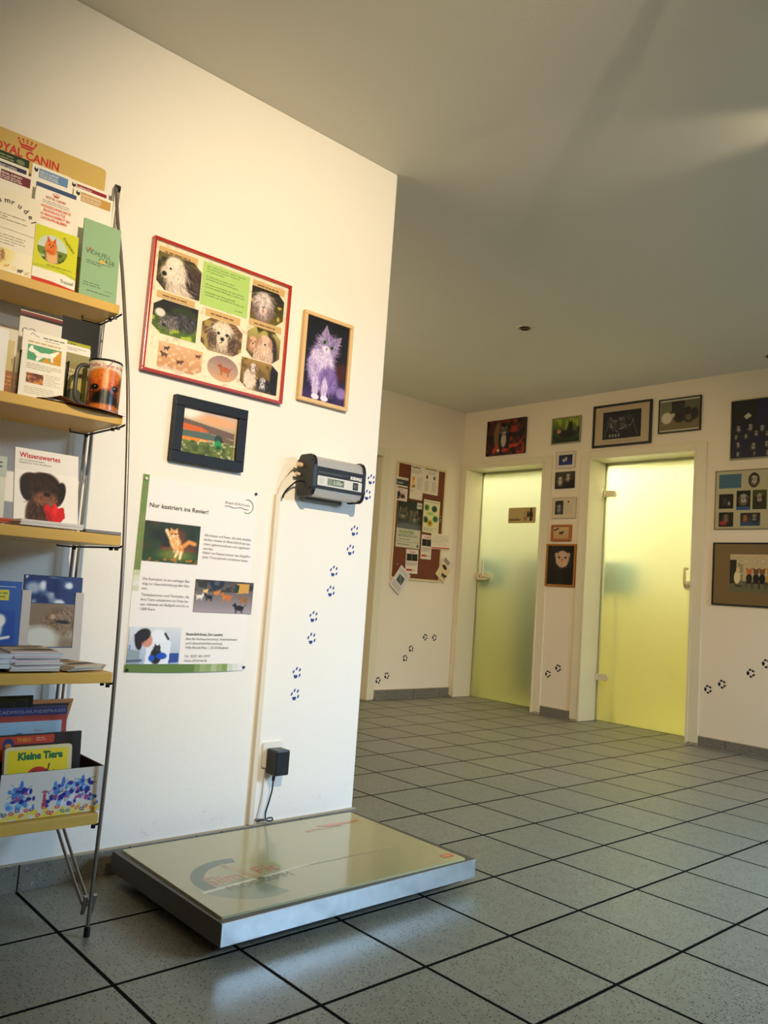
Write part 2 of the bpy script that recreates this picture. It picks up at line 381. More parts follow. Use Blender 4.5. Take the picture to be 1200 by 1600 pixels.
class Print:
    """sheet in local space: x in [-w/2, w/2], z in [0, h], facing -y; u, v in metres from lower left"""
    STEP = 0.00006
    def __init__(s, w, h, c=(240, 238, 232), t=0.0008, corner=0.0, n=1, back=0.0):
        s.w, s.h = w, h; s.v = []; s.f = []; s.c = []; s.n = n; s.t = t; s.y = back - t; s.bend = None
        if t > 0:
            for (y0) in (back,): s._poly(s._rr(0, 0, w, h, corner), c, y0, grid=(corner == 0)); 
            s._poly(s._rr(0, 0, w, h, corner), c, back - t, grid=(corner == 0))
            q = s._rr(0, 0, w, h, corner); o = len(s.v)
            for (a, b) in q: s.v.append((a - w / 2, back, b))
            for (a, b) in q: s.v.append((a - w / 2, back - t, b))
            k = len(q); s.c += [c] * (2 * k); s.f += [(o + i, o + (i + 1) % k, o + k + (i + 1) % k, o + k + i) for i in range(k)]
    def _rr(s, u0, v0, u1, v1, r):
        if r <= 0: return [(u0, v0), (u1, v0), (u1, v1), (u0, v1)]
        q = []
        for (cx, cy, a0) in ((u1 - r, v0 + r, -PI / 2), (u1 - r, v1 - r, 0), (u0 + r, v1 - r, PI / 2), (u0 + r, v0 + r, PI)):
            q += [(cx + r * math.cos(a0 + i * PI / 8), cy + r * math.sin(a0 + i * PI / 8)) for i in range(5)]
        return q
    def _poly(s, pts, c, y, grid=False):
        if s.n > 1 and grid:
            (u0, v0), (u1, v1) = pts[0], pts[2]; n = s.n; o = len(s.v)
            for j in range(n + 1):
                for i in range(n + 1): s.v.append((u0 + (u1 - u0) * i / n - s.w / 2, y, v0 + (v1 - v0) * j / n))
            s.c += [c] * ((n + 1) ** 2)
            s.f += [(o + j * (n + 1) + i, o + j * (n + 1) + i + 1, o + (j + 1) * (n + 1) + i + 1, o + (j + 1) * (n + 1) + i) for j in range(n) for i in range(n)]
            return
        o = len(s.v); s.v += [(u - s.w / 2, y, v) for u, v in pts]; s.c += [c] * len(pts); s.f.append(tuple(range(o, o + len(pts))))
    def up(s): s.y -= s.STEP; return s
    def rect(s, u0, v0, u1, v1, c, r=0.0): s.up(); s._poly(s._rr(u0, v0, u1, v1, r), c, s.y, grid=(r == 0)); return s
    def poly(s, pts, c): s.up(); s._poly(pts, c, s.y); return s
    def ell(s, cu, cv, ru, rv, c, n=24): return s.poly([(cu + ru * math.cos(2 * PI * i / n), cv + rv * math.sin(2 * PI * i / n)) for i in range(n)], c)
    def ring(s, cu, cv, r0, r1, a0, a1, c, n=20, sy=1.0):
        s.up(); A = [math.radians(a0 + (a1 - a0) * i / n) for i in range(n + 1)]
        for i in range(n):
            s._poly([(cu + r0 * math.cos(A[i]), cv + sy * r0 * math.sin(A[i])), (cu + r1 * math.cos(A[i]), cv + sy * r1 * math.sin(A[i])),
                     (cu + r1 * math.cos(A[i + 1]), cv + sy * r1 * math.sin(A[i + 1])), (cu + r0 * math.cos(A[i + 1]), cv + sy * r0 * math.sin(A[i + 1]))], c, s.y)
        return s
    def line(s, pts, wd, c):
        s.up()
        for (a, b), (e, f) in zip(pts, pts[1:]):
            L = math.hypot(e - a, f - b) or 1; nx, ny = -(f - b) / L * wd / 2, (e - a) / L * wd / 2
            s._poly([(a + nx, b + ny), (a - nx, b - ny), (e - nx, f - ny), (e + nx, f + ny)], c, s.y)
        return s
    def text(s, txt, u, v, c, w=None, h=None, bold=0.0, align='l', shear=0.0, rot=0.0):
        """h is the size of the em; w fits the width"""
        vs, fs = text_geo(txt, bold, shear)
        if not vs: return s
        x0 = min(p[0] for p in vs); x1 = max(p[0] for p in vs)
        ky = (h if h else w / (x1 - x0)); kx = (w / (x1 - x0)) if w else ky
        if align == 'c': u -= (x1 - x0) * kx / 2
        if align == 'r': u -= (x1 - x0) * kx
        s.up(); o = len(s.v); cr, sr = math.cos(rot), math.sin(rot)
        for p in vs:
            a, b = (p[0] - x0) * kx, p[1] * ky
            s.v.append((u + a * cr - b * sr - s.w / 2, s.y, v + a * sr + b * cr))
        s.c += [c] * len(vs); s.f += [tuple(o + i for i in f) for f in fs]; return s
    def arc_text(s, txt, cu, cv, r, a0, a1, h, c, bold=.01):
        for i, ch in enumerate(txt):
            a = math.radians(a0 + (a1 - a0) * i / max(1, len(txt) - 1))
            if ch != ' ': s.text(ch, cu + r * math.cos(a), cv + r * math.sin(a), c, h=h, bold=bold, rot=a - PI / 2)
        return s
    def rows(s, u0, v0, u1, v1, n, c=(150, 148, 142), k=.45, seed=3):
        """n rows of small print too fine to read, as word-length dashes"""
        r = random.Random(seed); dv = (v1 - v0) / n; s.up()
        for i in range(n):
            u = u0; e = u1 if r.random() < .7 else u0 + (u1 - u0) * r.uniform(.5, .9); vv = v1 - dv * (i + .5)
            while u < e - dv * .5:
                q = min(e, u + dv * r.uniform(.8, 3)); s._poly([(u, vv - dv * k / 2), (q, vv - dv * k / 2), (q, vv + dv * k / 2), (u, vv + dv * k / 2)], c, s.y); u = q + dv * .35
        return s
    def pic(s, P, u0, v0, u1=None, v1=None, mask=None):
        u1 = u0 + P.w if u1 is None else u1; v1 = v0 + P.h if v1 is None else v1
        s.up(); o = len(s.v); nx, ny = P.nx, P.ny; im = np.clip((P.im - 128) * 1.18 + 116, 0, 255)
        for j in range(ny):
            for i in range(nx):
                s.v.append((u0 + (u1 - u0) * i / (nx - 1) - s.w / 2, s.y, v0 + (v1 - v0) * j / (ny - 1))); s.c.append(tuple(im[j, i]))
        for j in range(ny - 1):
            for i in range(nx - 1):
                x, y = (i + .5) / (nx - 1), (j + .5) / (ny - 1)
                if mask == 'oval' and ((x - .5) / .5) ** 2 + ((y - .5) / .5) ** 2 > 1: continue
                if mask and mask.startswith('oct'):
                    k = .2; cs = mask[3:] or 'abcd'
                    if ('a' in cs and x + y < k) or ('b' in cs and (1 - x) + y < k) or ('c' in cs and (1 - x) + (1 - y) < k) or ('d' in cs and x + (1 - y) < k): continue
                a = o + j * nx + i; s.f.append((a, a + 1, a + nx + 1, a + nx))
        return s
    def build(s, name, parent=None, m=None, loc=(0, 0, 0), rot=(0, 0, 0), bend=None):
        vs = s.v
        if bend: vs = [bend(*p) for p in vs]
        me = D.meshes.new(name); me.from_pydata(vs, [], s.f); me.materials.append(m or PAPER)
        at = me.color_attributes.new('Col', 'FLOAT_COLOR', 'POINT')
        a = np.array(s.c, float) / 255.0; a = np.where(a <= 0.04045, a / 12.92, ((a + 0.055) / 1.055) ** 2.4)
        at.data.foreach_set('color', np.c_[a, np.ones(len(a))].astype(np.float32).ravel())
        o = D.objects.new(name, me); COL.objects.link(o); o.location = loc; o.rotation_euler = rot
        if parent: o.parent = parent
        return o

# ------------------------------------------------------------------ structure
H = 2.56; YD = 4.56; XB = -2.61; XL = 0.01; XR = 3.4; YB = -3.2
def struct(name, mb, m, parent=None, smooth=False): return mb.build(name, m, parent, smooth, 'structure')

struct('floor', MB().box((-3.8, YB - .2, -0.05), (XR + .3, 7.3, 0.0)), FLOOR)
struct('ceiling', MB().box((-3.8, YB - .2, H), (XR + .3, 7.3, H + .1)), CEIL)
struct('wall_left', MB().box((-.13, YB, 0), (XL, 1.205, H), 0, .004), WALLS)
# wall with the two frosted doors
D1 = (-2.545, -1.700); D2 = (-1.248, -0.385); HD = 2.035; LT = .022
mb = MB(); y0, y1 = YD, YD + .24
for a, b in ((XB, D1[0] - LT), (D1[1] + LT, D2[0] - LT), (D2[1] + LT, XR)): mb.box((a, y0, 0), (b, y1, H))
for d in (D1, D2): mb.box((d[0] - LT, y0, HD + LT), (d[1] + LT, y1, H))
struct('wall_far', mb, WALL)
D3 = (2.72, 3.572)
mb = MB()
for a, b in ((-1.1, D3[0] - .02), (D3[1] + .02, YD + .14)): mb.box((XB - .2, a, 0), (XB, b, H))
mb.box((XB - .2, D3[0] - .02, HD - .01), (XB, D3[1] + .02, H))
struct('wall_alcove', mb, WALL)
struct('wall_corridor_end', MB().box((XB, -1.1, 0), (-.13, -1.0, H)), WALL)
struct('wall_back', MB().box((-.13, YB - .1, 0), (XR + .2, YB, H)), WALL)
W1 = (1.7, 3.6); WZ = (0.06, 2.12)
mb = MB()
mb.box((XR, YB, 0), (XR + .2, W1[0], H)); mb.box((XR, W1[1], 0), (XR + .2, YD + .24, H))
mb.box((XR, W1[0], 0), (XR + .2, W1[1], WZ[0])); mb.box((XR, W1[0], WZ[1]), (XR + .2, W1[1], H))
struct('wall_right', mb, WALL)
wi = D.objects.new('window_1', None); COL.objects.link(wi); wi['kind'] = 'structure'; wi.location = (XR + .08, 0, 0)
mb = MB(); x0, x1 = -.02, .05
for a, b, c, d in ((W1[0], W1[0] + .06, *WZ), (W1[1] - .06, W1[1], *WZ), ((W1[0] + W1[1]) / 2 - .04, (W1[0] + W1[1]) / 2 + .04, *WZ), (W1[0], W1[1], WZ[0], WZ[0] + .07), (W1[0], W1[1], WZ[1] - .06, WZ[1])):
    mb.box((x0, a, c), (x1, b, d), 0, .004)
struct('window_frame', mb, WHITEP, wi)
struct('window_pane', MB().box((.01, W1[0] + .05, WZ[0] + .05), (.016, W1[1] - .05, WZ[1] - .05)), GLASS, wi)

# treatment rooms behind the frosted doors
TRW = plaster('treatment_wall_paint', (238, 236, 220)); LINO = mat('olive_linoleum', (190, 180, 100), .6, noise=.05)
WAINS = mat('yellow_wall_paint', (212, 202, 124), .7)
struct('wall_rear', MB().box((-3.6, 6.9, 0), (XR, 7.0, H)), TRW)
struct('wall_rear_left', MB().box((-3.6, YD + .24, 0), (-3.5, 6.9, H)), TRW)
struct('wall_rear_divider', MB().box((-1.66, YD + .24, 0), (-1.58, 6.9, H)), TRW)
struct('wall_rear_right', MB().box((.5, YD + .24, 0), (.6, 6.9, H)), TRW)
struct('floor_treatment', MB().box((-3.5, YD + .24, 0), (.5, 6.9, 0.004)), LINO)
mb = MB(); mb.box((-3.485, 6.885, 0.004), (-1.66, 6.9, 1.05)); mb.box((-1.58, 6.885, 0.004), (.5, 6.9, 1.05)); mb.box((-1.58, YD + .24, 0.004), (-1.565, 6.885, 1.05)); mb.box((.485, YD + .24, .004), (.5, 6.885, 1.05)); mb.box((-3.5, YD + .24, .004), (-3.485, 6.885, 1.05)); mb.box((-1.675, YD + .24, .004), (-1.66, 6.885, 1.05))
struct('wall_rear_front', MB().box((-3.6, YD + .14, 0), (XB - .2, YD + .24, H)), TRW)
struct('trim_wainscot', mb, WAINS)

# casings
def casing(name, d, h, lo, hi):
    """steel door frame around opening d (x range) in the far wall"""
    mb = MB(); f = YD - .014; b = YD + .24; w = .085
    for (a0, a1) in ((max(d[0] - w, lo), d[0]), (d[1], min(d[1] + w, hi))):
        mb.box((a0, f, 0.012), (a1, YD, h + .058), 0, .004)
    mb.box((d[0] - .001, f, h), (d[1] + .001, YD, h + .058), 0, .004)
    for (a0, a1) in ((d[0] - LT, d[0]), (d[1], d[1] + LT)): mb.box((a0, YD - .004, .003), (a1, b, h + LT))
    mb.box((d[0], YD - .004, h), (d[1], b, h + LT))
    # rebate the glass closes against
    for (a0, a1) in ((d[0], d[0] + .014), (d[1] - .014, d[1])): mb.box((a0, YD + .222, .003), (a1, b, h), 0)
    mb.box((d[0], YD + .222, h - .022), (d[1], b, h), 0)
    # raised inner lip along the opening
    for (a0, a1) in ((d[0] - .012, d[0] + .004), (d[1] - .004, d[1] + .012)): mb.box((a0, f - .005, .003), (a1, f + .02, h + .004), 0, .002)
    mb.box((d[0] - .012, f - .005, h - .004), (d[1] + .012, f + .02, h + .012), 0, .002)
    return mb.build(name, TRIM, None, False, 'structure')
c1 = casing('trim_1', D1, HD, XB + .004, 9); c2 = casing('trim_2', D2, HD, -9, 9)

def rr_plate(mb, cx, cz, w, h, y0, y1, r, k=0):
    q = []
    for (a, b, s0) in ((cx + w / 2 - r, cz - h / 2 + r, -PI / 2), (cx + w / 2 - r, cz + h / 2 - r, 0), (cx - w / 2 + r, cz + h / 2 - r, PI / 2), (cx - w / 2 + r, cz - h / 2 + r, PI)):
        q += [(a + r * math.cos(s0 + i * PI / 10), b + r * math.sin(s0 + i * PI / 10)) for i in range(6)]
    return mb.prism(q, 1, y0, y1, k)

def glass_door(name, d, handle_side, h):
    root = D.objects.new(name, None); COL.objects.link(root); root['kind'] = 'structure'; root.location = ((d[0] + d[1]) / 2, YD + .208, 0)
    wv = d[1] - d[0]; x = wv / 2 - .003
    struct('glass_leaf', MB().box((-x, 0, .008), (x, .008, h - .006)), FROST, root)
    hs = handle_side
    # lock case, lever standing upright on the spindle, key hole; both faces of the glass
    mb = MB(); cxx = hs * (x - .078)
    rr_plate(mb, cxx, 1.083, .150, .064, -.022, 0, .030)
    rr_plate(mb, cxx, 1.083, .150, .064, .008, .028, .030)
    struct('lock_case', mb, SATIN, root, True)
    mb = MB(); sx = cxx - hs * .045 
    for s in (-1, 1):
        yb = -.022 if s < 0 else .028
        mb.lathe([(.014, 0), (.014, .012), (.011, .020)], (sx, yb - (.0 if s < 0 else 0), 1.083), 20, axis=1) if s > 0 else mb.lathe([(.014, -.012), (.014, 0)], (sx, yb, 1.083), 20, axis=1)
        yy = yb + s * .045
        mb.tube([(sx, yb, 1.083), (sx, yb + s * .03, 1.083), (sx, yy, 1.09), (sx, yy, 1.12), (sx, yy, 1.198), (sx + hs * .004, yy - s * .008, 1.204), (sx + hs * .020, yy - s * .012, 1.204)], .0095, n=10, smooth=4)
    struct('handle_lever', mb, SATIN, root, True)
    mb = MB(); rr_plate(mb, cxx + hs * .03, 1.083, .008, .018, -.0235, -.0215, .0035); struct('key_hole', mb, BLACK, root)
    for z in (1.786, .340):
        mb = MB(); rr_plate(mb, -hs * (x - .052), z, .104, .048, -.014, .020, .020)
        mb.lathe([(.009, -.028), (.009, .028)], (-hs * (x - .004), -.008, z), 14); struct('hinge', mb, SATIN, root, True)
    return root
glass_door('door_1', D1, -1, HD); glass_door('door_2', D2, 1, HD)

# door 3 in the alcove wall, mostly hidden by the partition
mb = MB(); f = XB + .014; 
for a, b in ((D3[0] - .085, D3[0]), (D3[1], D3[1] + .078)): mb.box((XB, a, .008), (f, b, 2.07), 0, .004)
mb.box((XB, D3[0], 2.0), (f, D3[1], 2.07), 0, .004)
for a, b in ((D3[0] - .02, D3[0]), (D3[1], D3[1] + .02)): mb.box((XB - .2, a, .003), (XB + .004, b, 2.02))
mb.box((XB - .2, D3[0], 2.0), (XB + .004, D3[1], 2.02))
struct('trim_3', mb, TRIM)
r3 = D.objects.new('door_3', None); COL.objects.link(r3); r3['kind'] = 'structure'; r3.location = (XB - .10, 0, 0)
DOORG = mat('beige_door_leaf', (176, 164, 128), .5)
mb = MB(); mb.box((-.04, D3[0] + .003, .008), (0, D3[1] - .003, 1.996), 0, .003)
struct('door_leaf', mb, DOORG, r3)
mb = MB(); mb.box((0, D3[0] + .05, .94), (.006, D3[0] + .09, 1.16), 0, .002); mb.tube([(.006, D3[0] + .07, 1.06), (.05, D3[0] + .07, 1.06), (.055, D3[0] + .19, 1.06)], .009, n=10)
struct('door_handle', mb, SATIN, r3, True)

# skirting tiles with joints
def skirt(name, ax, a, b, off, out, h=.073, pitch=.32, start=0.0, t=.011):
    """ax: axis it runs along; off: wall plane; out: +1/-1 away from wall"""
    mb = MB(); p = start
    while p > a: p -= pitch
    while p < b:
        q0, q1 = max(a, p + .002), min(b, p + pitch - .002)
        if q1 - q0 > .004:
            lo, hi = sorted((off, off + out * t))
            if ax == 1: mb.box((lo, q0, 0), (hi, q1, h), 0, .0015)
            else: mb.box((q0, lo, 0), (q1, hi, h), 0, .0015)
        p += pitch
    lo, hi = sorted((off, off + out * (t - .004)))
    if ax == 1: mb.box((lo, a, 0), (hi, b, h + .002), 1)
    else: mb.box((a, lo, 0), (b, hi, h + .002), 1)
    lo, hi = sorted((off, off + out * (t - .001)))
    if ax == 1: mb.box((lo, a, h), (hi, b, h + .0035), 2)
    else: mb.box((a, lo, h), (b, hi, h + .0035), 2)
    return mb.build(name, [SKIRT, mat('skirting_joint', (84, 78, 68), .8), mat('aged_caulk', (176, 160, 130), .8)], None, False, 'structure')
skirt('baseboard_left', 1, YB, 1.216, XL, 1)
skirt('baseboard_pier', 0, D1[1] + .087, D2[0] - .087, YD, -1, start=-1.613, h=.066)
skirt('baseboard_far', 0, D2[1] + .087, XR, YD, -1, start=-.11, h=.062)
skirt('baseboard_alcove', 1, D3[1] + .08, YD, XB, 1, start=3.79 - .32, h=.078)
skirt('baseboard_corridor', 1, -1.0, D3[0] - .087, XB, 1)
struct('baseboard_partition_end', MB().box((-.13, 1.205, 0), (XL - .001, 1.216, .073), 0, .001), SKIRT)

# ------------------------------------------------------------------ weighing platform
sc = thing('weighing_platform', 'low floor scale with steel front edge and cream glass top, beside the left wall', 'scale', (.385, .684, 0), (0, 0, 0))
mb = MB(); X0, X1, Y0, Y1 = -.300, .298, -.449, .449
GREYP = mat('grey_painted_steel', (92, 88, 78), .5, .15, noise=.10, nscale=12)
mb.prism([(X0, .037), (X1 - .003, .037), (X1 - .003, .088), (X1 - .006, .091), (X0 + .004, .091), (X0, .087)], 1, Y0, Y1)
mb.build('base_body', GREYP, sc, True)
mb = MB(); mb.box((X1 - .004, Y0, .037), (X1, Y1, .0905), 0, .0012); mb.box((X1 - .004, Y0 + .001, .037), (X1 - .001, Y1 - .001, .090)); mb.build('front_panel', mat('galvanised_front', (222, 228, 232), .27, .9, noise=.22, nscale=30, bump=.15, bscale=50), sc)
mb = MB(); mb.box((X0 + .03, Y0 + .03, .02), (X1 - .03, Y1 - .03, .037)); mb.build('underframe', BLACK, sc)
for x in (X0 + .12, X1 - .12):
    for y in (Y0 + .14, Y1 - .14): MB().lathe([(.018, 0), (.022, .004), (.022, .020)], (x, y, 0), 20).build('foot', BLACK, sc, True)
ROTF = Matrix(((0, 0, -1), (1, 0, 0), (0, -1, 0))).to_euler()       # local x -> +y, local z -> -x, face up
gl = D.objects.new('glass_plate', None)
P = Print(.850, .556, (178, 170, 122), .006, .004)
cr, gd, gl2, org = (178, 170, 122), (92, 106, 78), (136, 146, 106), (200, 128, 84)
cu, cv = .185, .195
P.ring(cu + .01, cv, .115, .152, 75, 200, gd, sy=1.0); P.ring(cu, cv, 0, .15, 196, 290, gl2)
P.ring(cu + .02, cv, .118, .130, 10, 75, (170, 178, 110))
P.poly([(cu - .15, cv - .050), (cu + .235, cv - .005), (cu + .24, cv + .004), (cu - .15, cv - .036)], (214, 208, 172))
P.poly([(cu - .012, cv + .12), (cu + .003, cv + .12), (cu + .042, cv - .028), (cu + .022, cv - .034)], (180, 150, 96))
P.text('Slim', cu - .105, cv - .010, org, w=.105, h=.080, bold=.006, rot=.06); P.text('Fit', cu + .052, cv + .002, org, w=.072, h=.074, bold=.006, rot=.06)
P.text('PROGRAMM', cu - .082, cv - .068, (118, 122, 98), w=.21, h=.044, rot=.08)
P.ell(cu + .036, cv - .028, .010, .010, gd)
P.rect(.79, .030, .838, .056, (196, 92, 60), .004); P.rows(.795, .036, .833, .05, 1, (220, 150, 120))
P.rect(.66, .455, .812, .475, (200, 118, 70)); P.text('ROYAL CANIN', .575, .435, (206, 140, 100), w=.15, h=.034); P.ell(.65, .475, .012, .006, (206, 140, 100))
P.rows(.40, .18, .72, .20, 1, (186, 178, 140), seed=9)
g = P.build('glass_plate', sc, print_mat('scale_glass_top', .22, .5), (.281 + .0, -.447 + .425 + .01, .091), (0, 0, 0))
g.rotation_euler = (Matrix.Rotation(math.radians(-.8), 3, 'Z') @ ROTF.to_matrix()).to_euler()

# ------------------------------------------------------------------ brochure rack
rack = thing('brochure_rack', 'tall bow-fronted metal rack with five beech shelves leaning by the left wall', 'shelf', (0, 0, 0))
ZT = [1.625, 1.302, .981, .640, .300]; XF = [.210, .305, .372, .402, .402]; YR, YLft = .036, -.80
for z, xf in zip(ZT, XF): MB().box((.045, YLft, z - .026), (xf, YR, z), 0, .002).build('shelf', BEECH, rack)
FRONT = [(.076, 2.022), (.111, 1.913), (.181, 1.741), (.244, 1.56), (.299, 1.391), (.337, 1.214), (.371, .994), (.387, .847), (.396, .719), (.404, .53), (.403, .344), (.397, .176), (.390, .03)]
REAR = [(.070, 2.015), (.064, 1.8), (.062, 1.6), (.060, 1.3), (.058, .96), (.056, .69), (.056, .30), (.070, .262), (.154, .201), (.251, .135), (.340, .080), (.366, .066)]
for ye, s in ((.043, 1), (YLft - .007, -1)):
    MB().tube([(x, ye, z) for x, z in FRONT], .0050, n=10, smooth=4).build('front_rod', ROD, rack, True)
    for k in (0, 1): MB().tube([(x, ye + s * (-.004 + .016 * k), z) for x, z in REAR], .0042, n=8, smooth=3).build('rear_rod', ROD, rack, True)
    MB().lathe([(.0075, 0), (.008, .004), (.0075, .022), (.005, .024)], (.389, ye, .004), 16).build('foot_cap', BLACK, rack, True)
    mb = MB(); mb.tube([(.374, ye - s * .010, .055), (.388, ye - s * .010, .100)], .0055, n=8); mb.tube([(.374, ye + s * .012, .055), (.388, ye + s * .012, .100)], .0055, n=8); mb.tube([(.383, ye - s * .012, .078), (.383, ye + s * .014, .078)], .003, n=6)
    mb.build('clamp', mat('dull_steel', (150, 150, 150), .4, .8), rack, True)
    mb = MB(); mb.lathe([(.010, -.003), (.010, .012)], (.074, ye, 2.016), 16, axis=1); mb.build('top_bolt', BLACK, rack, True)
    for z, xf in zip(ZT, XF):
        mb = MB(); zz = z - .030; ys = ye - s * .006
        mb.tube([(.062, ys, zz), (xf - .01, ys, zz), (xf + .002, ye, zz + .006)], .0028, n=6)
        mb.tube([(.085, ys, zz - .001), (.085, ys - s * .055, zz - .001), (.115, ys - s * .065, zz)], .0024, n=6)
        for x in (.085, xf - .045, xf - .012): mb.lathe([(.0055, -.008), (.0055, 0)], (x, ys - s * .006, zz), 8)
        mb.build('shelf_bracket', BLACK, rack, True)

def leaf(name, label, cat, w, h, y, z, x, lean=6, paint=None, c=(240, 236, 226), t=.003, m=None, group=None, corner=0.0, rz=0, bend=None, n=1):
    """upright sheet or booklet on the rack: y centre, z bottom, x of its foot, leaning back"""
    P = Print(w, h, c, t, corner, n=n)
    if paint: paint(P)
    o = P.build(name, None, m or GLOSSY, (x, y, z), bend=bend)
    o.rotation_euler = (Matrix.Rotation(PI / 2 + rz, 3, 'Z') @ Matrix.Rotation(-math.radians(lean), 3, 'X')).to_euler()
    tag(o, label, cat, group)
    return o

RC = (196, 32, 38)
def crown(P, cu, cv, s, c=RC):
    for i in range(5):
        P.ell(cu + (i - 2) * s * .26, cv + s * .42 - abs(i - 2) * s * .03, s * .07, s * .07, c, 10); P.ell(cu + (i - 2) * s * .23, cv + s * .26 - abs(i - 2) * s * .02, s * .06, s * .05, c, 8)
    P.poly([(cu - s * .5, cv + s * .18), (cu - s * .38, cv - .02 * s), (cu + s * .38, cv - .02 * s), (cu + s * .5, cv + s * .18), (cu + s * .3, cv + s * .10), (cu, cv + s * .13), (cu - s * .3, cv + s * .10)], c)
    P.poly([(cu - s * .36, cv - .06 * s), (cu + s * .36, cv - .06 * s), (cu + s * .33, cv - .16 * s), (cu - s * .33, cv - .16 * s)], c)

# top shelf: dispenser with printed header
dsp = thing('leaflet_dispenser', 'tan cardboard leaflet dispenser with red crown header on the top shelf', 'dispenser', (.072, -.30, 1.625))
TAN = mat('tan_cardboard', (206, 178, 104), .55)
P = Print(.62, .432, (206, 176, 100), .003, .012)
P.text('ROYAL CANIN', .486, .371, RC, w=.190, h=.033, bold=.03, align='r'); crown(P, .396, .404, .044)
P.build('header_card', dsp, GLOSSY, (0, 0, 0), WL)
mb = MB(); mb.box((.003, -.31, 0), (.062, .31, .125)); mb.box((.062, -.31, 0), (.094, .31, .066)); mb.build('stepped_tray', TAN, dsp)

def band(col, t1, t2=None, c2=None, cat=True):
    def f(P):
        w, h = P.w, P.h
        P.rect(w * .18, h - .034, w - .006, h - .008, col); P.text(t1, w * .20, h - .019, (245, 240, 235), w=min(w * .5, .006 * len(t1)), h=.009, bold=.01)
        P.rows(w * .20, h - .032, w * .7, h - .021, 2, (225, 220, 215))
        if cat:
            P.poly([(w * .05, h - .016), (w * .07, h - .006), (w * .09, h - .012), (w * .13, h - .012), (w * .15, h - .006), (w * .155, h - .018), (w * .10, h - .022)], (40, 36, 34))
    return f
def darkgreen(P): P.rect(0, 0, P.w, P.h, (28, 52, 36)); P.rows(.006, P.h - .022, P.w * .6, P.h - .006, 2, (150, 160, 120)); P.ell(P.w * .78, P.h - .014, .011, .007, (120, 130, 96))
leaf('leaflet', 'dark green leaflet at the back left of the dispenser under the red header', 'leaflet', .10, .21, -.260, 1.772, .108, 3, darkgreen)
leaf('leaflet', 'white leaflet with a navy title strip behind the maroon one in the dispenser', 'leaflet', .10, .20, -.262, 1.754, .119, 3, band((44, 40, 86), 'WEIGHT CONTROL', cat=False))
leaf('leaflet', 'white leaflet with a maroon title block, behind the arched-title poster card', 'leaflet', .105, .175, -.252, 1.752, .131, 2, band((112, 22, 48), 'RENAL SUPPORT', cat=False))
leaf('leaflet', 'white leaflet with a light blue title block, middle column of the dispenser', 'leaflet', .103, .214, -.158, 1.754, .131, 2, band((96, 138, 186), 'HEALTH SUPPORT'))
leaf('leaflet', 'white leaflet with a crimson title block, rear right of the dispenser', 'leaflet', .112, .214, -.050, 1.754, .127, 2, band((142, 20, 50), 'HEPATIC'))
leaf('leaflet', 'white leaflet with a golden tan title block, right column of the dispenser', 'leaflet', .112, .193, -.041, 1.750, .137, 1, band((196, 150, 74), 'GASTRO INTESTINAL'))

def traum(P):
    w, h = P.w, P.h
    P.arc_text('Traumrudel', .134, .122, .064, 158, 30, .020, (60, 46, 40), .02)
    P.rows(.02, h - .085, w - .03, h - .065, 3, (150, 140, 120), .3); P.line([(0, h - .104), (w, h - .108)], .0008, (120, 110, 96)); P.rows(w * .5, h - .15, w - .03, h - .12, 4, (170, 160, 140), .25)
    q = Pic(.20, .06, 400, (240, 232, 208), 4); q.ell(2.0, .9, .5, .8, (236, 214, 120), soft=.8, al=.7); q.dog(1.9, .75, .25, (230, 214, 180), (200, 170, 120), (150, 110, 70), n=60)
    for i in range(4): q.quad(2.3 + i * .28, .25 - i * .03, .10, ((196, 140, 80), (226, 200, 150), (90, 76, 66), (200, 180, 150))[i], n=10)
    P.pic(q, 0, .002)
leaf('poster_card', 'large cream card with an arched handwritten-style title, left on the top shelf', 'card', .21, .222, -.298, 1.626, .196, 5, traum, (242, 234, 214))
def royal(P):
    w, h = P.w, P.h; P.rect(0, h - .012, w, h, (44, 74, 120), 0); P.text('', 0, 0, RC, h=.01)
    crown(P, w * .5, h - .024, .018, (200, 60, 40)); P.text('ROYAL CANIN', w * .5, h - .037, RC, w=.052, h=.010, bold=.02, align='c')
    P.rows(w * .18, h - .052, w * .85, h - .041, 2, (180, 170, 160), .4)
    for i, t in enumerate(('MASSGESCHNEIDERTE', 'ERNÄHRUNG FÜR', 'DAS MANAGEMENT BEI', 'GASTROPROBLEMEN')): P.text(t, w * .5, h - .063 - i * .011, (222, 92, 50), w=w * (.8, .55, .78, .65)[i], h=.0105, bold=.02, align='c')
leaf('booklet', 'white booklet with orange capitals and a blue top edge, behind the yellow one', 'booklet', .107, .215, -.150, 1.692, .158, 1, royal, (244, 238, 226), .006)
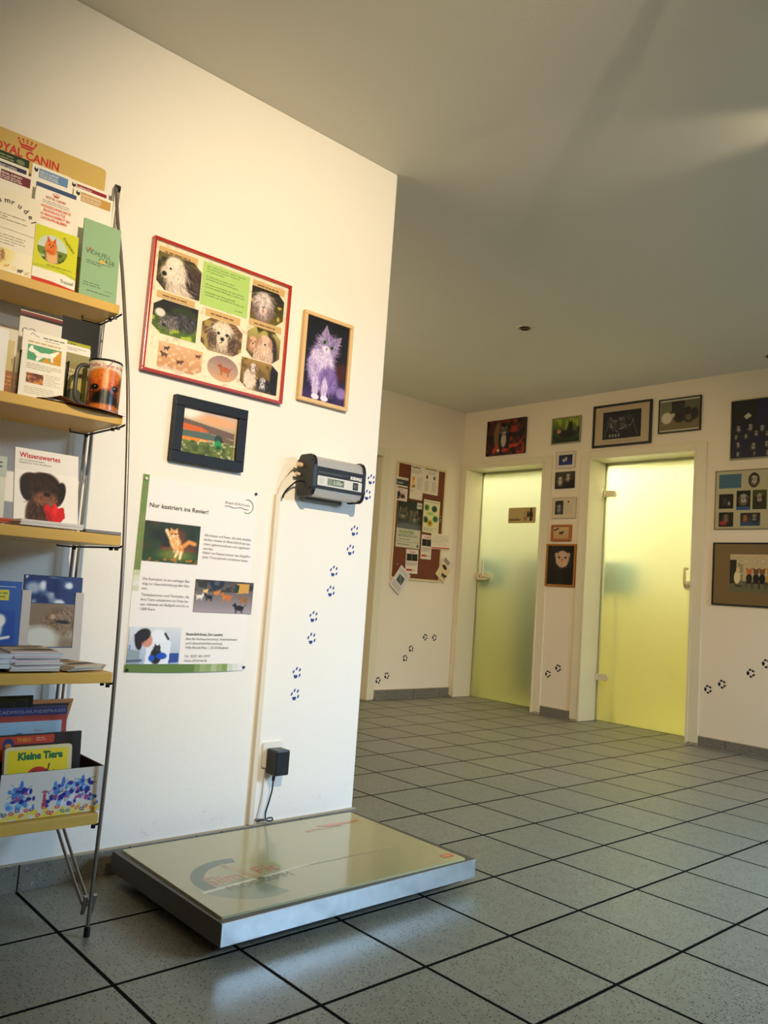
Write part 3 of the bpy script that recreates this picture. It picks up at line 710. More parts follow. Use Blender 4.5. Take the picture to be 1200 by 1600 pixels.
def yellow(P):
    w, h = P.w, P.h; Y = (212, 212, 30); P.rect(0, 0, w, h, Y, .0)
    q = Pic(.078, .078, 500, (200, 214, 200), 6); q.blot(5, (120, 140, 60), .3, .5, 1, 0, .5); q.blot(9, (60, 70, 30), .4, .6, .8, 0, .42)
    q.ell(.5, .25, .2, .3, (226, 180, 130), soft=.3); q.dog(.45, .62, .17, (224, 128, 60), (210, 110, 50), (190, 80, 34), n=60, ears=(224, 150, 90))
    for e in (-1, 1): q.poly([(.45 + e * .16, .7), (.45 + e * .14, .95), (.45 + e * .03, .78)], (205, 84, 36))
    P.pic(q, .008, .058, mask='oval'); P.rect(.0, .0, w, .038, (244, 240, 224)); P.poly([(0, .038), (w * .5, .046), (w, .030), (w, .038), (w * .5, .052), (0, .046)], (190, 196, 40))
    P.rect(0, 0, w * .45, .010, (206, 40, 24)); P.poly([(w * .45, 0), (w, 0), (w, .003), (w * .45, .010)], (206, 40, 24))
    P.text('Trocoxil', w - .006, .014, (50, 44, 40), w=.034, h=.013, bold=.02, align='r'); P.text('Komplettiert', w - .042, h - .018, (90, 86, 20), w=.045, h=.012, bold=.02, rot=-.85)
    P.rows(.034, .049, w - .012, .055, 1, (150, 156, 30), .5)
leaf('booklet', 'bright yellow-green booklet with a red dog photo on the top shelf', 'booklet', .113, .155, -.146, 1.626, .196, 4, yellow, t=.007)
def wohl(P):
    w, h = P.w, P.h; G = (48, 70, 58); P.text('W', .010, .122, G, h=.020); P.text('ÖHLFELL', .026, .121, G, w=.055, h=.018); P.text('OASE', .048, .106, G, w=.045, h=.017)
    P.ell(.058, .108, .009, .005, (216, 180, 80)); P.ell(.022, .136, .004, .003, (200, 90, 50)); P.rows(.014, .092, w - .02, .104, 2, (90, 110, 90), .4)
    P.rows(.01, .028, w * .55, .042, 2, (90, 110, 90), .3); P.rows(.02, .014, w - .02, .019, 1, (90, 110, 90), .4); P.text('Hund & Katze', w - .01, .026, (110, 130, 110), w=.026, align='r')
leaf('booklet', 'pale green booklet at the right end of the top shelf', 'booklet', .105, .218, -.026, 1.626, .198, 4, wohl, (146, 182, 142), .006)

# second shelf
leaf('card', 'plain white card at the left of the second shelf', 'card', .20, .166, -.350, 1.303, .245, 4, lambda P: P.rows(.02, .02, .14, .05, 3, (200, 196, 190)), (238, 236, 232), .004)
leaf('leaflet', 'small tan leaflet tucked behind the plain white card on the second shelf', 'leaflet', .04, .150, -.245, 1.303, .215, 3, lambda P: (P.rect(0, 0, P.w, .07, (170, 110, 60)), P.rows(.004, .03, P.w, .06, 3, (214, 150, 90))), (214, 200, 150), .004)
def tallgrey(P):
    w, h = P.w, P.h; P.rect(0, h - .010, w, h - .002, (120, 30, 34)); P.rect(0, h - .017, w, h - .010, (30, 22, 24))
    P.ring(w * .22, h - .062, .010, .0118, 0, 300, (30, 28, 28)); P.ring(w * .30, h - .054, .009, .0105, 0, 330, (30, 28, 28)); P.ring(w * .14, h - .053, .006, .0075, 20, 360, (30, 28, 28))
leaf('leaflet', 'tall white leaflet with a red and black top stripe, behind the animal silhouette leaflet', 'leaflet', .106, .232, -.172, 1.303, .235, 3, tallgrey, (226, 220, 208))
def dogleaf(P):
    w, h = P.w, P.h; P.line([(.018, h - .010), (.024, h - .004), (.030, h - .010), (.040, h - .012)], .0012, (30, 30, 30)); P.rows(w * .45, h - .014, w * .95, h - .008, 1, (60, 56, 50), .4); P.rows(w * .5, h - .020, w * .85, h - .016, 1, (150, 140, 120), .4)
    P.rows(.014, h - .031, w - .010, h - .024, 1, (206, 180, 120), .6)
    q = Pic(.084, .040, 600, (96, 166, 124), 8); q.poly([(1.55, -.1), (2.2, -.1), (2.2, .95), (1.55, .9)], (216, 160, 44)); q.poly([(.9, 0), (1.2, .42), (1.55, 0)], (216, 160, 44)); q.ell(2.05, .1, .1, .1, (216, 160, 44))
    q.poly([(.05, .62), (.2, .95), (.32, .92), (.35, .74), (.75, .6), (1.3, .62), (1.85, .92), (1.95, .86), (1.6, .42), (1.62, .1), (1.5, .1), (1.4, .36), (.95, .3), (.65, 0), (.5, .05), (.6, .3), (.42, .48), (.22, .5)], (244, 240, 228))
    P.pic(q, .014, h - .075); P.rows(.014, h - .098, w - .010, h - .082, 3, (180, 168, 130), .35)
    q = Pic(.042, .026, 400, (170, 120, 90), 3); q.blot(4, (216, 150, 70), .4, .6); q.blot(5, (110, 60, 40), .4, .7); P.pic(q, .016, h - .134); P.rows(.062, h - .134, w - .010, h - .104, 6, (190, 180, 150), .3); P.rows(.014, .010, w - .02, .030, 4, (190, 180, 150), .3)
lf = leaf('leaflet', 'white leaflet with a green and orange animal silhouette on the second shelf', 'leaflet', .110, .172, -.170, 1.304, .272, 4, dogleaf, (244, 238, 222), .004)
hold = thing('leaflet_holder', 'clear acrylic holder around the animal silhouette leaflet', 'holder', (.279, -.170, 1.303), WL)
mb = MB(); mb.box((-.058, -.003, 0), (.058, -.001, .115)); mb.box((-.060, -.003, 0), (-.058, .035, .115)); mb.box((.058, -.003, 0), (.060, .035, .115)); mb.build('front_pocket', GLASS, hold)
def darkmag(P):
    w, h = P.w, P.h; P.rect(0, 0, w, h, (26, 24, 22)); P.rect(0, .175, w * .8, .196, (172, 170, 30)); P.text('HUNDE', .004, .180, (60, 60, 20), w=.04, h=.016, bold=.02); q = Pic(.07, .08, 350, (60, 44, 34), 2); q.dog(.45, .5, .35, (120, 90, 60), (80, 60, 40), (30, 24, 20), n=80); P.pic(q, .01, .07)
leaf('magazine', 'black magazine with a yellow band standing behind the mug', 'magazine', .105, .262, -.052, 1.303, .185, 3, darkmag, t=.004)
def hunde(P):
    w, h = P.w, P.h; P.rect(0, 0, w, h - .022, (176, 168, 84)); P.rect(0, h - .09, w, h - .024, (150, 140, 92)); P.rect(0, 0, w, .055, (150, 164, 40)); P.ell(w * .55, .045, .022, .018, (70, 80, 60)); P.text('FUTTER', .010, h - .072, (236, 230, 200), w=.040, h=.009, bold=.02); P.text('HUNDE', .010, h - .082, (236, 230, 200), w=.034, h=.009, bold=.02)
    P.rows(.008, h - .016, w - .012, h - .006, 2, (150, 140, 120), .3)
leaf('booklet', 'olive yellow booklet with a white rounded top, left of the mug', 'booklet', .078, .180, -.068, 1.303, .203, 3, hunde, t=.010, corner=.006)
# cloth-like red sheet hanging over the shelf edge, and a flat green card
SHEET = mat('dark_red_paper', (104, 22, 24), .5)
mb = MB(); vs = []; n = 14
for i in range(n + 1):
    t = i / n; y = -.185 + .225 * t; fx = .300 + .030 * math.sin(t * PI) + .012 * t
    zz = 1.3045 + .012 * math.exp(-((t - .22) / .09) ** 2) - .010 * max(0, t - .3)
    for j in range(6): vs.append((.20 + (fx - .20) * j / 5, y, 1.3040 if j < 4 else (1.3040 + (zz - 1.304) * (j - 3) / 2 if zz > 1.304 else (1.3042 if j == 4 else max(zz, 1.296)))))
mb.add(vs, [(i * 6 + j, i * 6 + j + 1, (i + 1) * 6 + j + 1, (i + 1) * 6 + j) for i in range(n) for j in range(5)])
o = mb.build('paper_sheet', SHEET); tag(o, 'dark red paper sheet lying under the mug and over the shelf edge', 'paper')
md = o.modifiers.new('thick', 'SOLIDIFY'); md.thickness = .0008; md.offset = 1
P = Print(.085, .075, (226, 222, 190), .003); P.rect(0, .0, .085, .020, (168, 176, 40)); P.rows(.01, .03, .07, .06, 4, (160, 150, 120))
o = P.build('card', None, GLOSSY, (.302, -.128, 1.3058)); o.rotation_euler = ROTF; tag(o, 'small green and white card lying flat in front of the olive booklet', 'card')

# mug with the dog
mug = thing('mug', 'large mug printed with a brown and black dog face on the second shelf', 'mug', (.262, -.007, 1.3055))
R, HM = .0430, .136
prof = [(0, .004), (.038, .004), (.040, 0), (R - .001, .002), (R, .006), (R, HM - .003), (R - .001, HM), (R - .003, HM), (R - .004, HM - .004), (R - .004, .010), (0, .008)]
MB().lathe(prof, (0, 0, 0), 48).build('mug_body', mat('white_ceramic', (232, 226, 214), .25, coat=.5), mug, True)
MB().lathe([(R + .0005, HM - .004), (R + .0012, HM - .001), (R, HM + .0015), (R - .0035, HM + .0015), (R - .0045, HM - .002)], (0, 0, 0), 48, closed=True).build('rim', BLACK, mug, True)
q = Pic(.15, .128, 700, (230, 222, 205), 12)
q.ell(.58, .40, .46, .44, (196, 96, 36), soft=.3); q.ell(.16, .25, .22, .40, (44, 28, 22), soft=.4); q.ell(1.02, .28, .20, .42, (26, 20, 22), soft=.4); q.ell(.58, .70, .38, .13, (214, 130, 60), soft=.5)
q.fur(.58, .45, .45, .38, ((214, 112, 44), (170, 76, 28), (226, 150, 86)), 700, .08, -PI / 2, .6); q.ell(.60, .60, .07, .22, (232, 170, 110), soft=.6, al=.7)
q.ell(.60, .20, .28, .20, (34, 26, 26), soft=.5); q.ell(.60, .30, .13, .08, (12, 10, 10), soft=.3)
for e in (-1, 1): q.ell(.60 + e * .21, .45, .085, .06, (20, 14, 12), soft=.4); q.ell(.60 + e * .20, .465, .015, .012, (220, 200, 180), soft=.4)
q.ell(.60, .02, .5, .10, (196, 120, 60), soft=.6)
P = Print(.15, .132, t=0); P.pic(q, 0, 0); P.rect(0, .106, .15, .131, (236, 228, 214)); P.text('Wir helfen Tieren in Not', .008, .112, (186, 60, 44), w=.125, h=.014, bold=.02); P.line([(0, .104), (.05, .108), (.10, .104), (.15, .106)], .0012, (206, 150, 90))
P.v = [(p[0], p[1], p[2]) for p in P.v]
# wrap the print round the mug, centre facing the room (+x)
def wrap(x, y, z):
    a = x / R - .34; rr = R + .0006 - y; return (rr * math.cos(a), rr * math.sin(a), z)
P2 = Print(.15, .132, t=0, n=30); P2.v, P2.f, P2.c = P.v, P.f, P.c
P2.build('printed_sleeve', mug, GLOSSY, (0, 0, .003), bend=wrap)
MB().tube([(-.004 + .0, -.040, .118), (.0, -.062, .116), (.002, -.074, .100), (.002, -.076, .070), (.002, -.074, .030), (0, -.060, .016), (0, -.040, .014)], .0055, n=10, smooth=4).build('handle', mat('grey_mug_handle', (70, 62, 58), .35), mug, True)
MB().tube([(R, .004, HM + .003), (R + .003, 0, HM - .004), (R + .004, -.010, HM - .016), (R + .003, -.014, HM - .024)], .0009, n=6, smooth=3).build('string', mat('red_thread', (150, 40, 36), .8), mug)

# third shelf
def greenish(P): P.rect(0, P.h - .05, P.w, P.h, (196, 204, 190)); P.rows(P.w * .6, P.h - .03, P.w - .01, P.h - .01, 2, (90, 90, 90), .4); P.text('Info', P.w - .035, P.h - .05, (60, 60, 60), w=.02); P.line([(P.w - .03, .055), (P.w - .012, .056)], .002, (50, 50, 40))
leaf('board', 'off-white card cut by the left edge, on the third shelf', 'card', .15, .150, -.320, .9935, .335, 7, greenish, (232, 230, 206), .005)
for i in range(3):
    P = Print(.18, .18, ((206, 84, 40), (186, 60, 40), (214, 110, 60))[i], .0035); P.rect(.01, .01, .17, .17, ((196, 70, 36), (226, 196, 160), (180, 60, 40))[i])
    o = P.build('booklet', None, GLOSSY, (.366 - .002 * i, -.330 + .006 * i, .9815 + .0035 * (i + 1) - .0)); o.rotation_euler = ROTF
    tag(o, ('bottom orange-red booklet lying flat at the left end of the third shelf', 'middle red booklet of the flat pile under the off-white card', 'top orange booklet of the flat pile under the off-white card')[i], 'booklet', 'flat orange booklets')
def wiss(P):
    w, h = P.w, P.h; P.text('Wissenswertes', .010, h - .024, (190, 36, 50), w=w * .64, h=.0185, bold=.03); P.text('zur medikamentösen', .011, h - .033, (70, 60, 60), w=w * .38, h=.008); P.text('Injektion mit Auslöser', .011, h - .040, (70, 60, 60), w=w * .5, h=.008)
    q = Pic(.155, .128, 650, (242, 236, 228), 21); K = (44, 28, 22); q.ell(.48, .12, .26, .42, (70, 44, 32), soft=.2); q.fur(.5, .2, .27, .32, ((96, 62, 46), (50, 32, 26), (120, 84, 64)), 420, .12, -PI / 2, .5)
    q.ell(.30, .76, .20, .20, K, soft=.2); q.ell(.55, .74, .32, .26, (58, 36, 28), soft=.2); q.ell(.22, .60, .11, .22, (30, 20, 18), rot=.2, soft=.2); q.ell(.86, .58, .11, .26, (38, 24, 20), rot=-.25, soft=.2)
    q.fur(.55, .66, .30, .26, ((70, 44, 34), (40, 26, 22), (92, 60, 46)), 500, .1, -PI / 2, .6); q.ell(.60, .47, .22, .13, (140, 96, 74), soft=.6); q.fur(.60, .46, .22, .11, ((160, 112, 86), (110, 72, 54)), 160, .09, -PI / 2, .5)
    q.ell(.62, .55, .07, .045, (16, 12, 12), soft=.3); q.ell(.44, .64, .04, .03, (14, 10, 10), soft=.3); q.ell(.74, .63, .04, .03, (14, 10, 10), soft=.3)
    q.poly([(.55, .26), (.62, .36), (.70, .30), (.78, .40), (.84, .30), (.95, .33), (.98, .12), (.86, -.02), (.66, -.02)], (214, 34, 34)); q.poly([(.55, .26), (.66, .2), (.74, .02), (.66, 0)], (180, 22, 26)); q.poly([(.78, .40), (.84, .30), (.80, .12), (.72, .2)], (232, 60, 54))
    P.pic(q, 0, .001)
bk = leaf('booklet', 'white booklet with a dark puppy and red flower on the third shelf', 'booklet', .158, .186, -.132, .9975, .300, 14, wiss, (242, 236, 228), .006)
for i in range(4):
    P = Print(.150, .11, (232, 226, 216), .0032); P.rect(.0, .0, .15, .008, (150, 60, 60)); P.rows(.02, .02, .12, .08, 5)
    o = P.build('leaflet', None, GLOSSY, (.370 - .0015 * (i % 2), -.140 + .003 * (i % 2), .9815 + .0034 * (i + 1))); o.rotation_euler = ROTF
    tag(o, 'white leaflet lying flat in the low pile under the puppy booklet' if i < 3 else 'uppermost flat leaflet of the low pile under the puppy booklet', 'leaflet', 'flat leaflets under the puppy booklet')
o = MB().box((.335, -.058, .9815), (.373, .034, .9895), 0, .001).build('label_strip', mat('grey_plastic', (128, 122, 118), .4)); tag(o, 'grey plastic strip at the right end of the third shelf edge', 'strip')

# fourth shelf
def blue(P):
    w, h = P.w, P.h; P.rect(w - .09, h - .048, w - .030, h - .022, (206, 196, 40)); P.rows(w - .085, h - .044, w - .034, h - .026, 2, (90, 120, 60), .4); P.rows(w - .10, h - .016, w - .014, h - .012, 1, (170, 190, 220), .5)
    q = Pic(.10, .08, 420, (34, 84, 160), 31); q.ell(.55, .45, .34, .42, (226, 226, 214), soft=.3); q.ell(.35, .35, .22, .3, (176, 130, 80), soft=.4); q.ell(.8, .7, .18, .2, (230, 230, 224), soft=.4); q.ell(.36, .36, .07, .08, (60, 34, 20), soft=.4); q.line([(.2, .9), (.6, .1), (1.1, .2)], .04, (235, 235, 228)); P.pic(q, w - .112, .052); P.line([(0, .034), (w, .034)], .001, (24, 60, 120))
leaf('booklet', 'bright blue booklet with an animal photo on the fourth shelf', 'booklet', .16, .206, -.225, .6415, .240, 6, blue, (28, 82, 164), .006)
gb = thing('brochure_box', 'grey card holder with a cut-out window on the fourth shelf', 'holder', (.236, -.062, .6415), (0, 0, 0)); gb.rotation_euler = (Matrix.Rotation(PI / 2, 3, 'Z') @ Matrix.Rotation(math.radians(-5), 3, 'X')).to_euler()
CARD = mat('grey_card', (190, 186, 182), .6)
mb = MB(); W = .158; HB = .186
for a in ((-W / 2, 0, W / 2, .042), (-W / 2, .042, -W / 2 + .022, HB), (W / 2 - .022, .042, W / 2, HB)): mb.box((a[0], -.0010, a[1]), (a[2], 0.001, a[3]), 0)
mb.box((-W / 2, 0.001, 0), (-W / 2 + .001, .030, HB)); mb.box((W / 2 - .001, 0.001, 0), (W / 2, .030, HB)); mb.box((-W / 2, .028, 0), (W / 2, .030, HB)); mb.box((-W / 2, 0.001, 0), (W / 2, .028, .001))
mb.build('front_panel', CARD, gb)
P = Print(.148, .222, (30, 58, 118), .012); q = Pic(.146, .110, 600, (140, 124, 104), 44); q.blot(3, (200, 200, 190), .4, .7, .9, 0, .5); q.ell(.9, .62, .36, .30, (120, 98, 76), soft=.4); q.fur(.85, .6, .4, .3, ((150, 128, 100), (96, 76, 58), (170, 150, 124)), 420, .12, -.8, .6); q.ell(.92, .58, .16, .04, (40, 30, 24), rot=-.1, soft=.5); q.ell(.68, .70, .06, .06, (190, 170, 150), soft=.5); q.ell(.42, .22, .4, .26, (206, 210, 206), soft=.5)
P.pic(q, .001, .040); q = Pic(.146, .068, 420, (26, 52, 112), 7); q.blot(3, (214, 222, 232), .62, .85); q.ell(.3, .55, .28, .22, (196, 206, 220), soft=.8, al=.8); P.pic(q, .001, .152)
o = P.build('booklet', None, GLOSSY, (.222, -.062, .6445)); o.rotation_euler = (Matrix.Rotation(PI / 2, 3, 'Z') @ Matrix.Rotation(math.radians(-5), 3, 'X')).to_euler(); tag(o, 'blue booklet with a sleeping animal photo inside the grey window holder', 'booklet')

def mag(label, w, d, x, y, z, t, rz, c, paint=None, group=None, curl=0):
    P = Print(w, d, c, t, n=6)
    if paint: paint(P)
    def b(px, py, pz):
        return (px, py - curl * ((px / (w / 2)) ** 2), pz) if curl else (px, py, pz)
    o = P.build('magazine', None, PAPER, (x, y, z + t), bend=b)
    o.rotation_euler = (Matrix.Rotation(rz, 3, 'Z') @ ROTF.to_matrix()).to_euler()
    return tag(o, label, 'magazine', group)
for i in range(3): mag(('bottom', 'middle', 'top')[i] + ' one of three pale blue-white booklets stacked at the fourth shelf left end', .20, .13, .390 + .003 * i, -.298 + .004 * i, .6402 + .0115 * i, .0105, .01 * i, (206, 214, 226), group='pale booklets on the fourth shelf')
def cover(P):
    q = Pic(P.w - .004, P.h - .004, 350, (206, 186, 152), 51); q.poly([(0, .72), (.9, .78), (1.0, .9), (0, .95)], (80, 70, 60)); q.ell(.5, .3, .4, .12, (60, 50, 44), rot=.1, soft=.3); q.ell(1.05, .35, .12, .08, (50, 40, 36), soft=.3); q.blot(6, (150, 130, 100), .55, .8); P.pic(q, .002, .002)
for i in range(9):
    mag('magazine in the tall middle stack on the fourth shelf' if i < 8 else 'topmost magazine with a tan cover on the tall middle stack, fourth shelf', .112, .165, .398 - .004 * ((i * 7) % 3), -.148 + .003 * ((i * 5) % 4 - 1.5), .6402 + .0050 * i, .0046, .02 * ((i * 3) % 5 - 2) - (.10 if i == 8 else 0), (196 + (i * 13) % 30, 198 + (i * 13) % 26, 196 + (i * 9) % 22), cover if i == 8 else None, 'magazines in the middle stack', curl=0)
for i in range(3):
    mag('magazine in the low stack at the right end of the fourth shelf' if i < 2 else 'uppermost magazine with a printed cover on the low right stack, fourth shelf', .105, .15, .386 + .003 * i, -.026 + .004 * i, .6402 + .0042 * i, .0038, .30 + .05 * i, (206, 198, 182), cover if i == 2 else None, 'magazines in the right stack')

# bottom shelf: storage box with books
bx = thing('book_box', 'white cardboard box printed with blue figures, on the lowest shelf', 'box', (.256, -.075, .3003), (0, 0, 0))
W, DP, HB = .243, .25, .108
mb = MB(); KI = mat('dark_box_inside', (58, 44, 34), .7)
mb.box((-DP / 2, -W / 2, 0), (DP / 2, W / 2, .002)); mb.box((-DP / 2, -W / 2, 0.002), (-DP / 2 + .002, W / 2, HB)); mb.box((-DP / 2 + .002, -W / 2, .002), (DP / 2 - .002, -W / 2 + .002, HB)); mb.box((-DP / 2 + .002, W / 2 - .002, .002), (DP / 2 - .002, W / 2, HB)); mb.box((DP / 2 - .002, -W / 2, .002), (DP / 2, W / 2, HB))
mb.build('box_body', KI, bx)
def kidprint(w, h, seed, n):
    q = Pic(w, h, 700, (216, 212, 204), seed); r = random.Random(seed); a = q.a
    for i in range(int(a * 40)): q.ell(r.random() * a, r.uniform(-.02, .16 + .05 * math.sin(i)), .05, .04, (226, 206, 90), soft=.6, al=.8)
    for cx in n:
        for i in range(34):
            dx, dy = r.uniform(-.34, .34), r.uniform(-.04, .42) ; q.ell(cx + dx * (1 - dy), .28 + dy, r.uniform(.03, .07), r.uniform(.03, .07), r.choice([(44, 60, 150), (96, 150, 206), (220, 224, 230), (60, 70, 170), (170, 96, 150), (140, 190, 220)]), soft=.35)
        q.ell(cx, .74, .04, .10, (80, 130, 200), soft=.3); q.ell(cx + .01, .88, .03, .03, (206, 206, 214), soft=.3)
        for i in range(8): q.line([(cx + r.uniform(-.3, .3), r.uniform(.25, .8)), (cx + r.uniform(-.35, .35), r.uniform(.25, .8))], .006, (50, 56, 120), .7)
    for i in range(int(a * 9)):
        x, y = (i + r.uniform(.2, .8)) / 9, r.uniform(.05, .22); c = r.choice([(206, 70, 70), (216, 110, 60), (70, 96, 170), (190, 80, 120), (70, 150, 140)]); q.ell(x, y, .055, .038, c, rot=r.uniform(-.5, .6), soft=.2); q.ell(x, y, .025, .016, (236, 200, 130), soft=.3)
    q.poly([(.92, .22), (1.02, .22), (1.0, .52), (.94, .52)], (176, 86, 110)); q.ell(.97, .55, .07, .03, (170, 96, 120), soft=.3)
    return q
P = Print(W, HB - .001, (216, 212, 204), .0008); P.pic(kidprint(W, HB - .001, 61, (.45, 1.36, 1.80)), 0, 0); P.build('front_print', bx, PAPER, (DP / 2 + .0008, 0, .001), WL)
P = Print(DP, HB - .001, (190, 180, 166), .0008); P.pic(kidprint(DP, HB - .001, 62, (.4, 1.2, 1.9)), 0, 0); P.build('side_print', bx, PAPER, (0, W / 2 + .0008, .001), (0, 0, PI))
def kleine(P):
    w, h = P.w, P.h; P.rect(.006, 0, w - .010, h - .008, (240, 214, 8), .005); P.text('Kleine Tiere', .030, h - .030, (20, 110, 60), w=.106, h=.023, bold=.06)
    P.ring(.078, h - .078, 0, .030, 10, 172, (196, 40, 24)); P.ring(.100, h - .078, 0, .020, 0, 180, (24, 22, 30)); P.ell(.070, h - .062, .005, .004, (24, 20, 20)); P.ell(.055, h - .070, .004, .003, (24, 20, 20)); P.line([(.092, h - .064), (.102, h - .054), (.104, h - .042)], .003, (20, 18, 20)); P.line([(.110, h - .068), (.116, h - .058)], .003, (20, 18, 20)); P.line([(.050, h - .074), (.043, h - .078)], .004, (30, 20, 20))
leaf('board_book', 'yellow board book about small animals at the front of the box', 'book', .158, .158, -.104, .3035, .356, 8, kleine, (226, 210, 160), .014, corner=.008)
def theo(P):
    w, h = P.w, P.h; P.rect(0, h - .024, w * .66, h - .004, (190, 62, 34), .004); P.text('THEO', .042, h - .018, (214, 150, 40), w=.034, h=.013, bold=.03); P.rows(w * .44, h - .018, w * .56, h - .008, 2, (226, 160, 130)); P.rect(0, h - .06, .02, h - .024, (190, 62, 34)); P.ell(.023, h - .022, .013, .014, (40, 56, 110)); P.ell(.023, h - .026, .008, .006, (206, 130, 60)); P.rect(.012, 0, w - .01, h - .028, (38, 32, 26))
leaf('book', 'dark book with a red and orange title strip behind the yellow board book', 'book', .200, .180, -.088, .3035, .318, 6, theo, (40, 34, 28), .010)
def cad(P):
    w, h = P.w, P.h; P.rect(0, h - .020, w, h, (40, 42, 104)); P.text('CADMOS-HUNDEPRAXIS', w - .004, h - .014, (160, 160, 190), w=.165, h=.011, align='r'); P.rect(.0, .0, w - .012, h - .034, (150, 186, 214)); P.text('Vier-', .095, h - .060, (160, 90, 90), w=.022, shear=.3); P.ell(.06, h - .075, .02, .014, (40, 30, 28)); P.ell(.085, h - .072, .008, .008, (40, 30, 28))
leaf('book', 'red-bordered book with a navy title strip, standing behind the dark book', 'book', .175, .235, -.098, .3035, .272, 6, cad, (166, 58, 40), .010)
leaf('book', 'very dark green book at the back of the box', 'book', .115, .255, -.135, .3035, .205, 4, lambda P: (P.rect(0, P.h - .07, P.w - .012, P.h - .006, (58, 66, 34)), P.ell(.05, P.h - .025, .014, .010, (40, 48, 40)), P.ell(.085, P.h - .022, .014, .010, (40, 48, 40))), (26, 26, 22), .012)
sl = thing('slate_board', 'small board with a slanting orange wooden frame at the back right of the box', 'board', (.165, -.030, .3045), WL)
OW = mat('orange_wood', (196, 124, 56), .45, noise=.12, nscale=6, stretch=(10, 10, 1))
mb = MB(); mb.frame(.150, .236, .011, .009, bev=.002); m2 = MB().box((-.066, -.006, .010), (.066, -.002, .226))
for q in (mb, m2): q.v = [(x + .26 * (z - .236), y + z * .06, z) for x, y, z in q.v]
mb.build('wooden_frame', OW, sl); m2.build('slate', mat('slate_black', (30, 28, 30), .6), sl)

# ------------------------------------------------------------------ left wall: frames and poster
def framed(name, label, y, z, w, h, b, d, fm, art, cat='picture', glass=True, wall='L', x=None, matc=None, matw=None, bev=.002, rz=0.0, glass_coat=False, group=None):
    """w,h outer size; (y,z) lower centre on the wall; art(w_in, h_in) -> list of (part name, Print, u centre, z)"""
    if wall == 'L': t = thing(name, label, cat, (XL + .001, y, z), WL, group)
    elif wall == 'B': t = thing(name, label, cat, (XB + .001, y, z), WL, group)
    else: t = thing(name, label, cat, (y, YD - .001, z), WD, group)
    if rz: t.rotation_euler = (Matrix.Rotation(t.rotation_euler.z, 3, 'Z') @ Matrix.Rotation(rz, 3, 'Y')).to_euler()
    MB().frame(w, h, b, d, bev=bev).build('frame', fm, t)
    MB().box((-w / 2 + b * .6, -d * .45, b * .6), (w / 2 - b * .6, -.0005, h - b * .6)).build('backing_board', mat('backing', (150, 130, 100), .8), t)
    for nm, P, cu, cz in art(w - 2 * b, h - 2 * b): P.build(nm, t, PAPER, (cu, -d * .45 - .0003, b + cz))
    if glass: MB().box((-w / 2 + b * .8, -d * .45 - .0105, b * .8), (w / 2 - b * .8, -d * .45 - .0090, h - b * .8)).build('glass_pane', GLASS, t)
    return t
REDF = mat('red_lacquer', (176, 40, 18), .25, coat=.6)
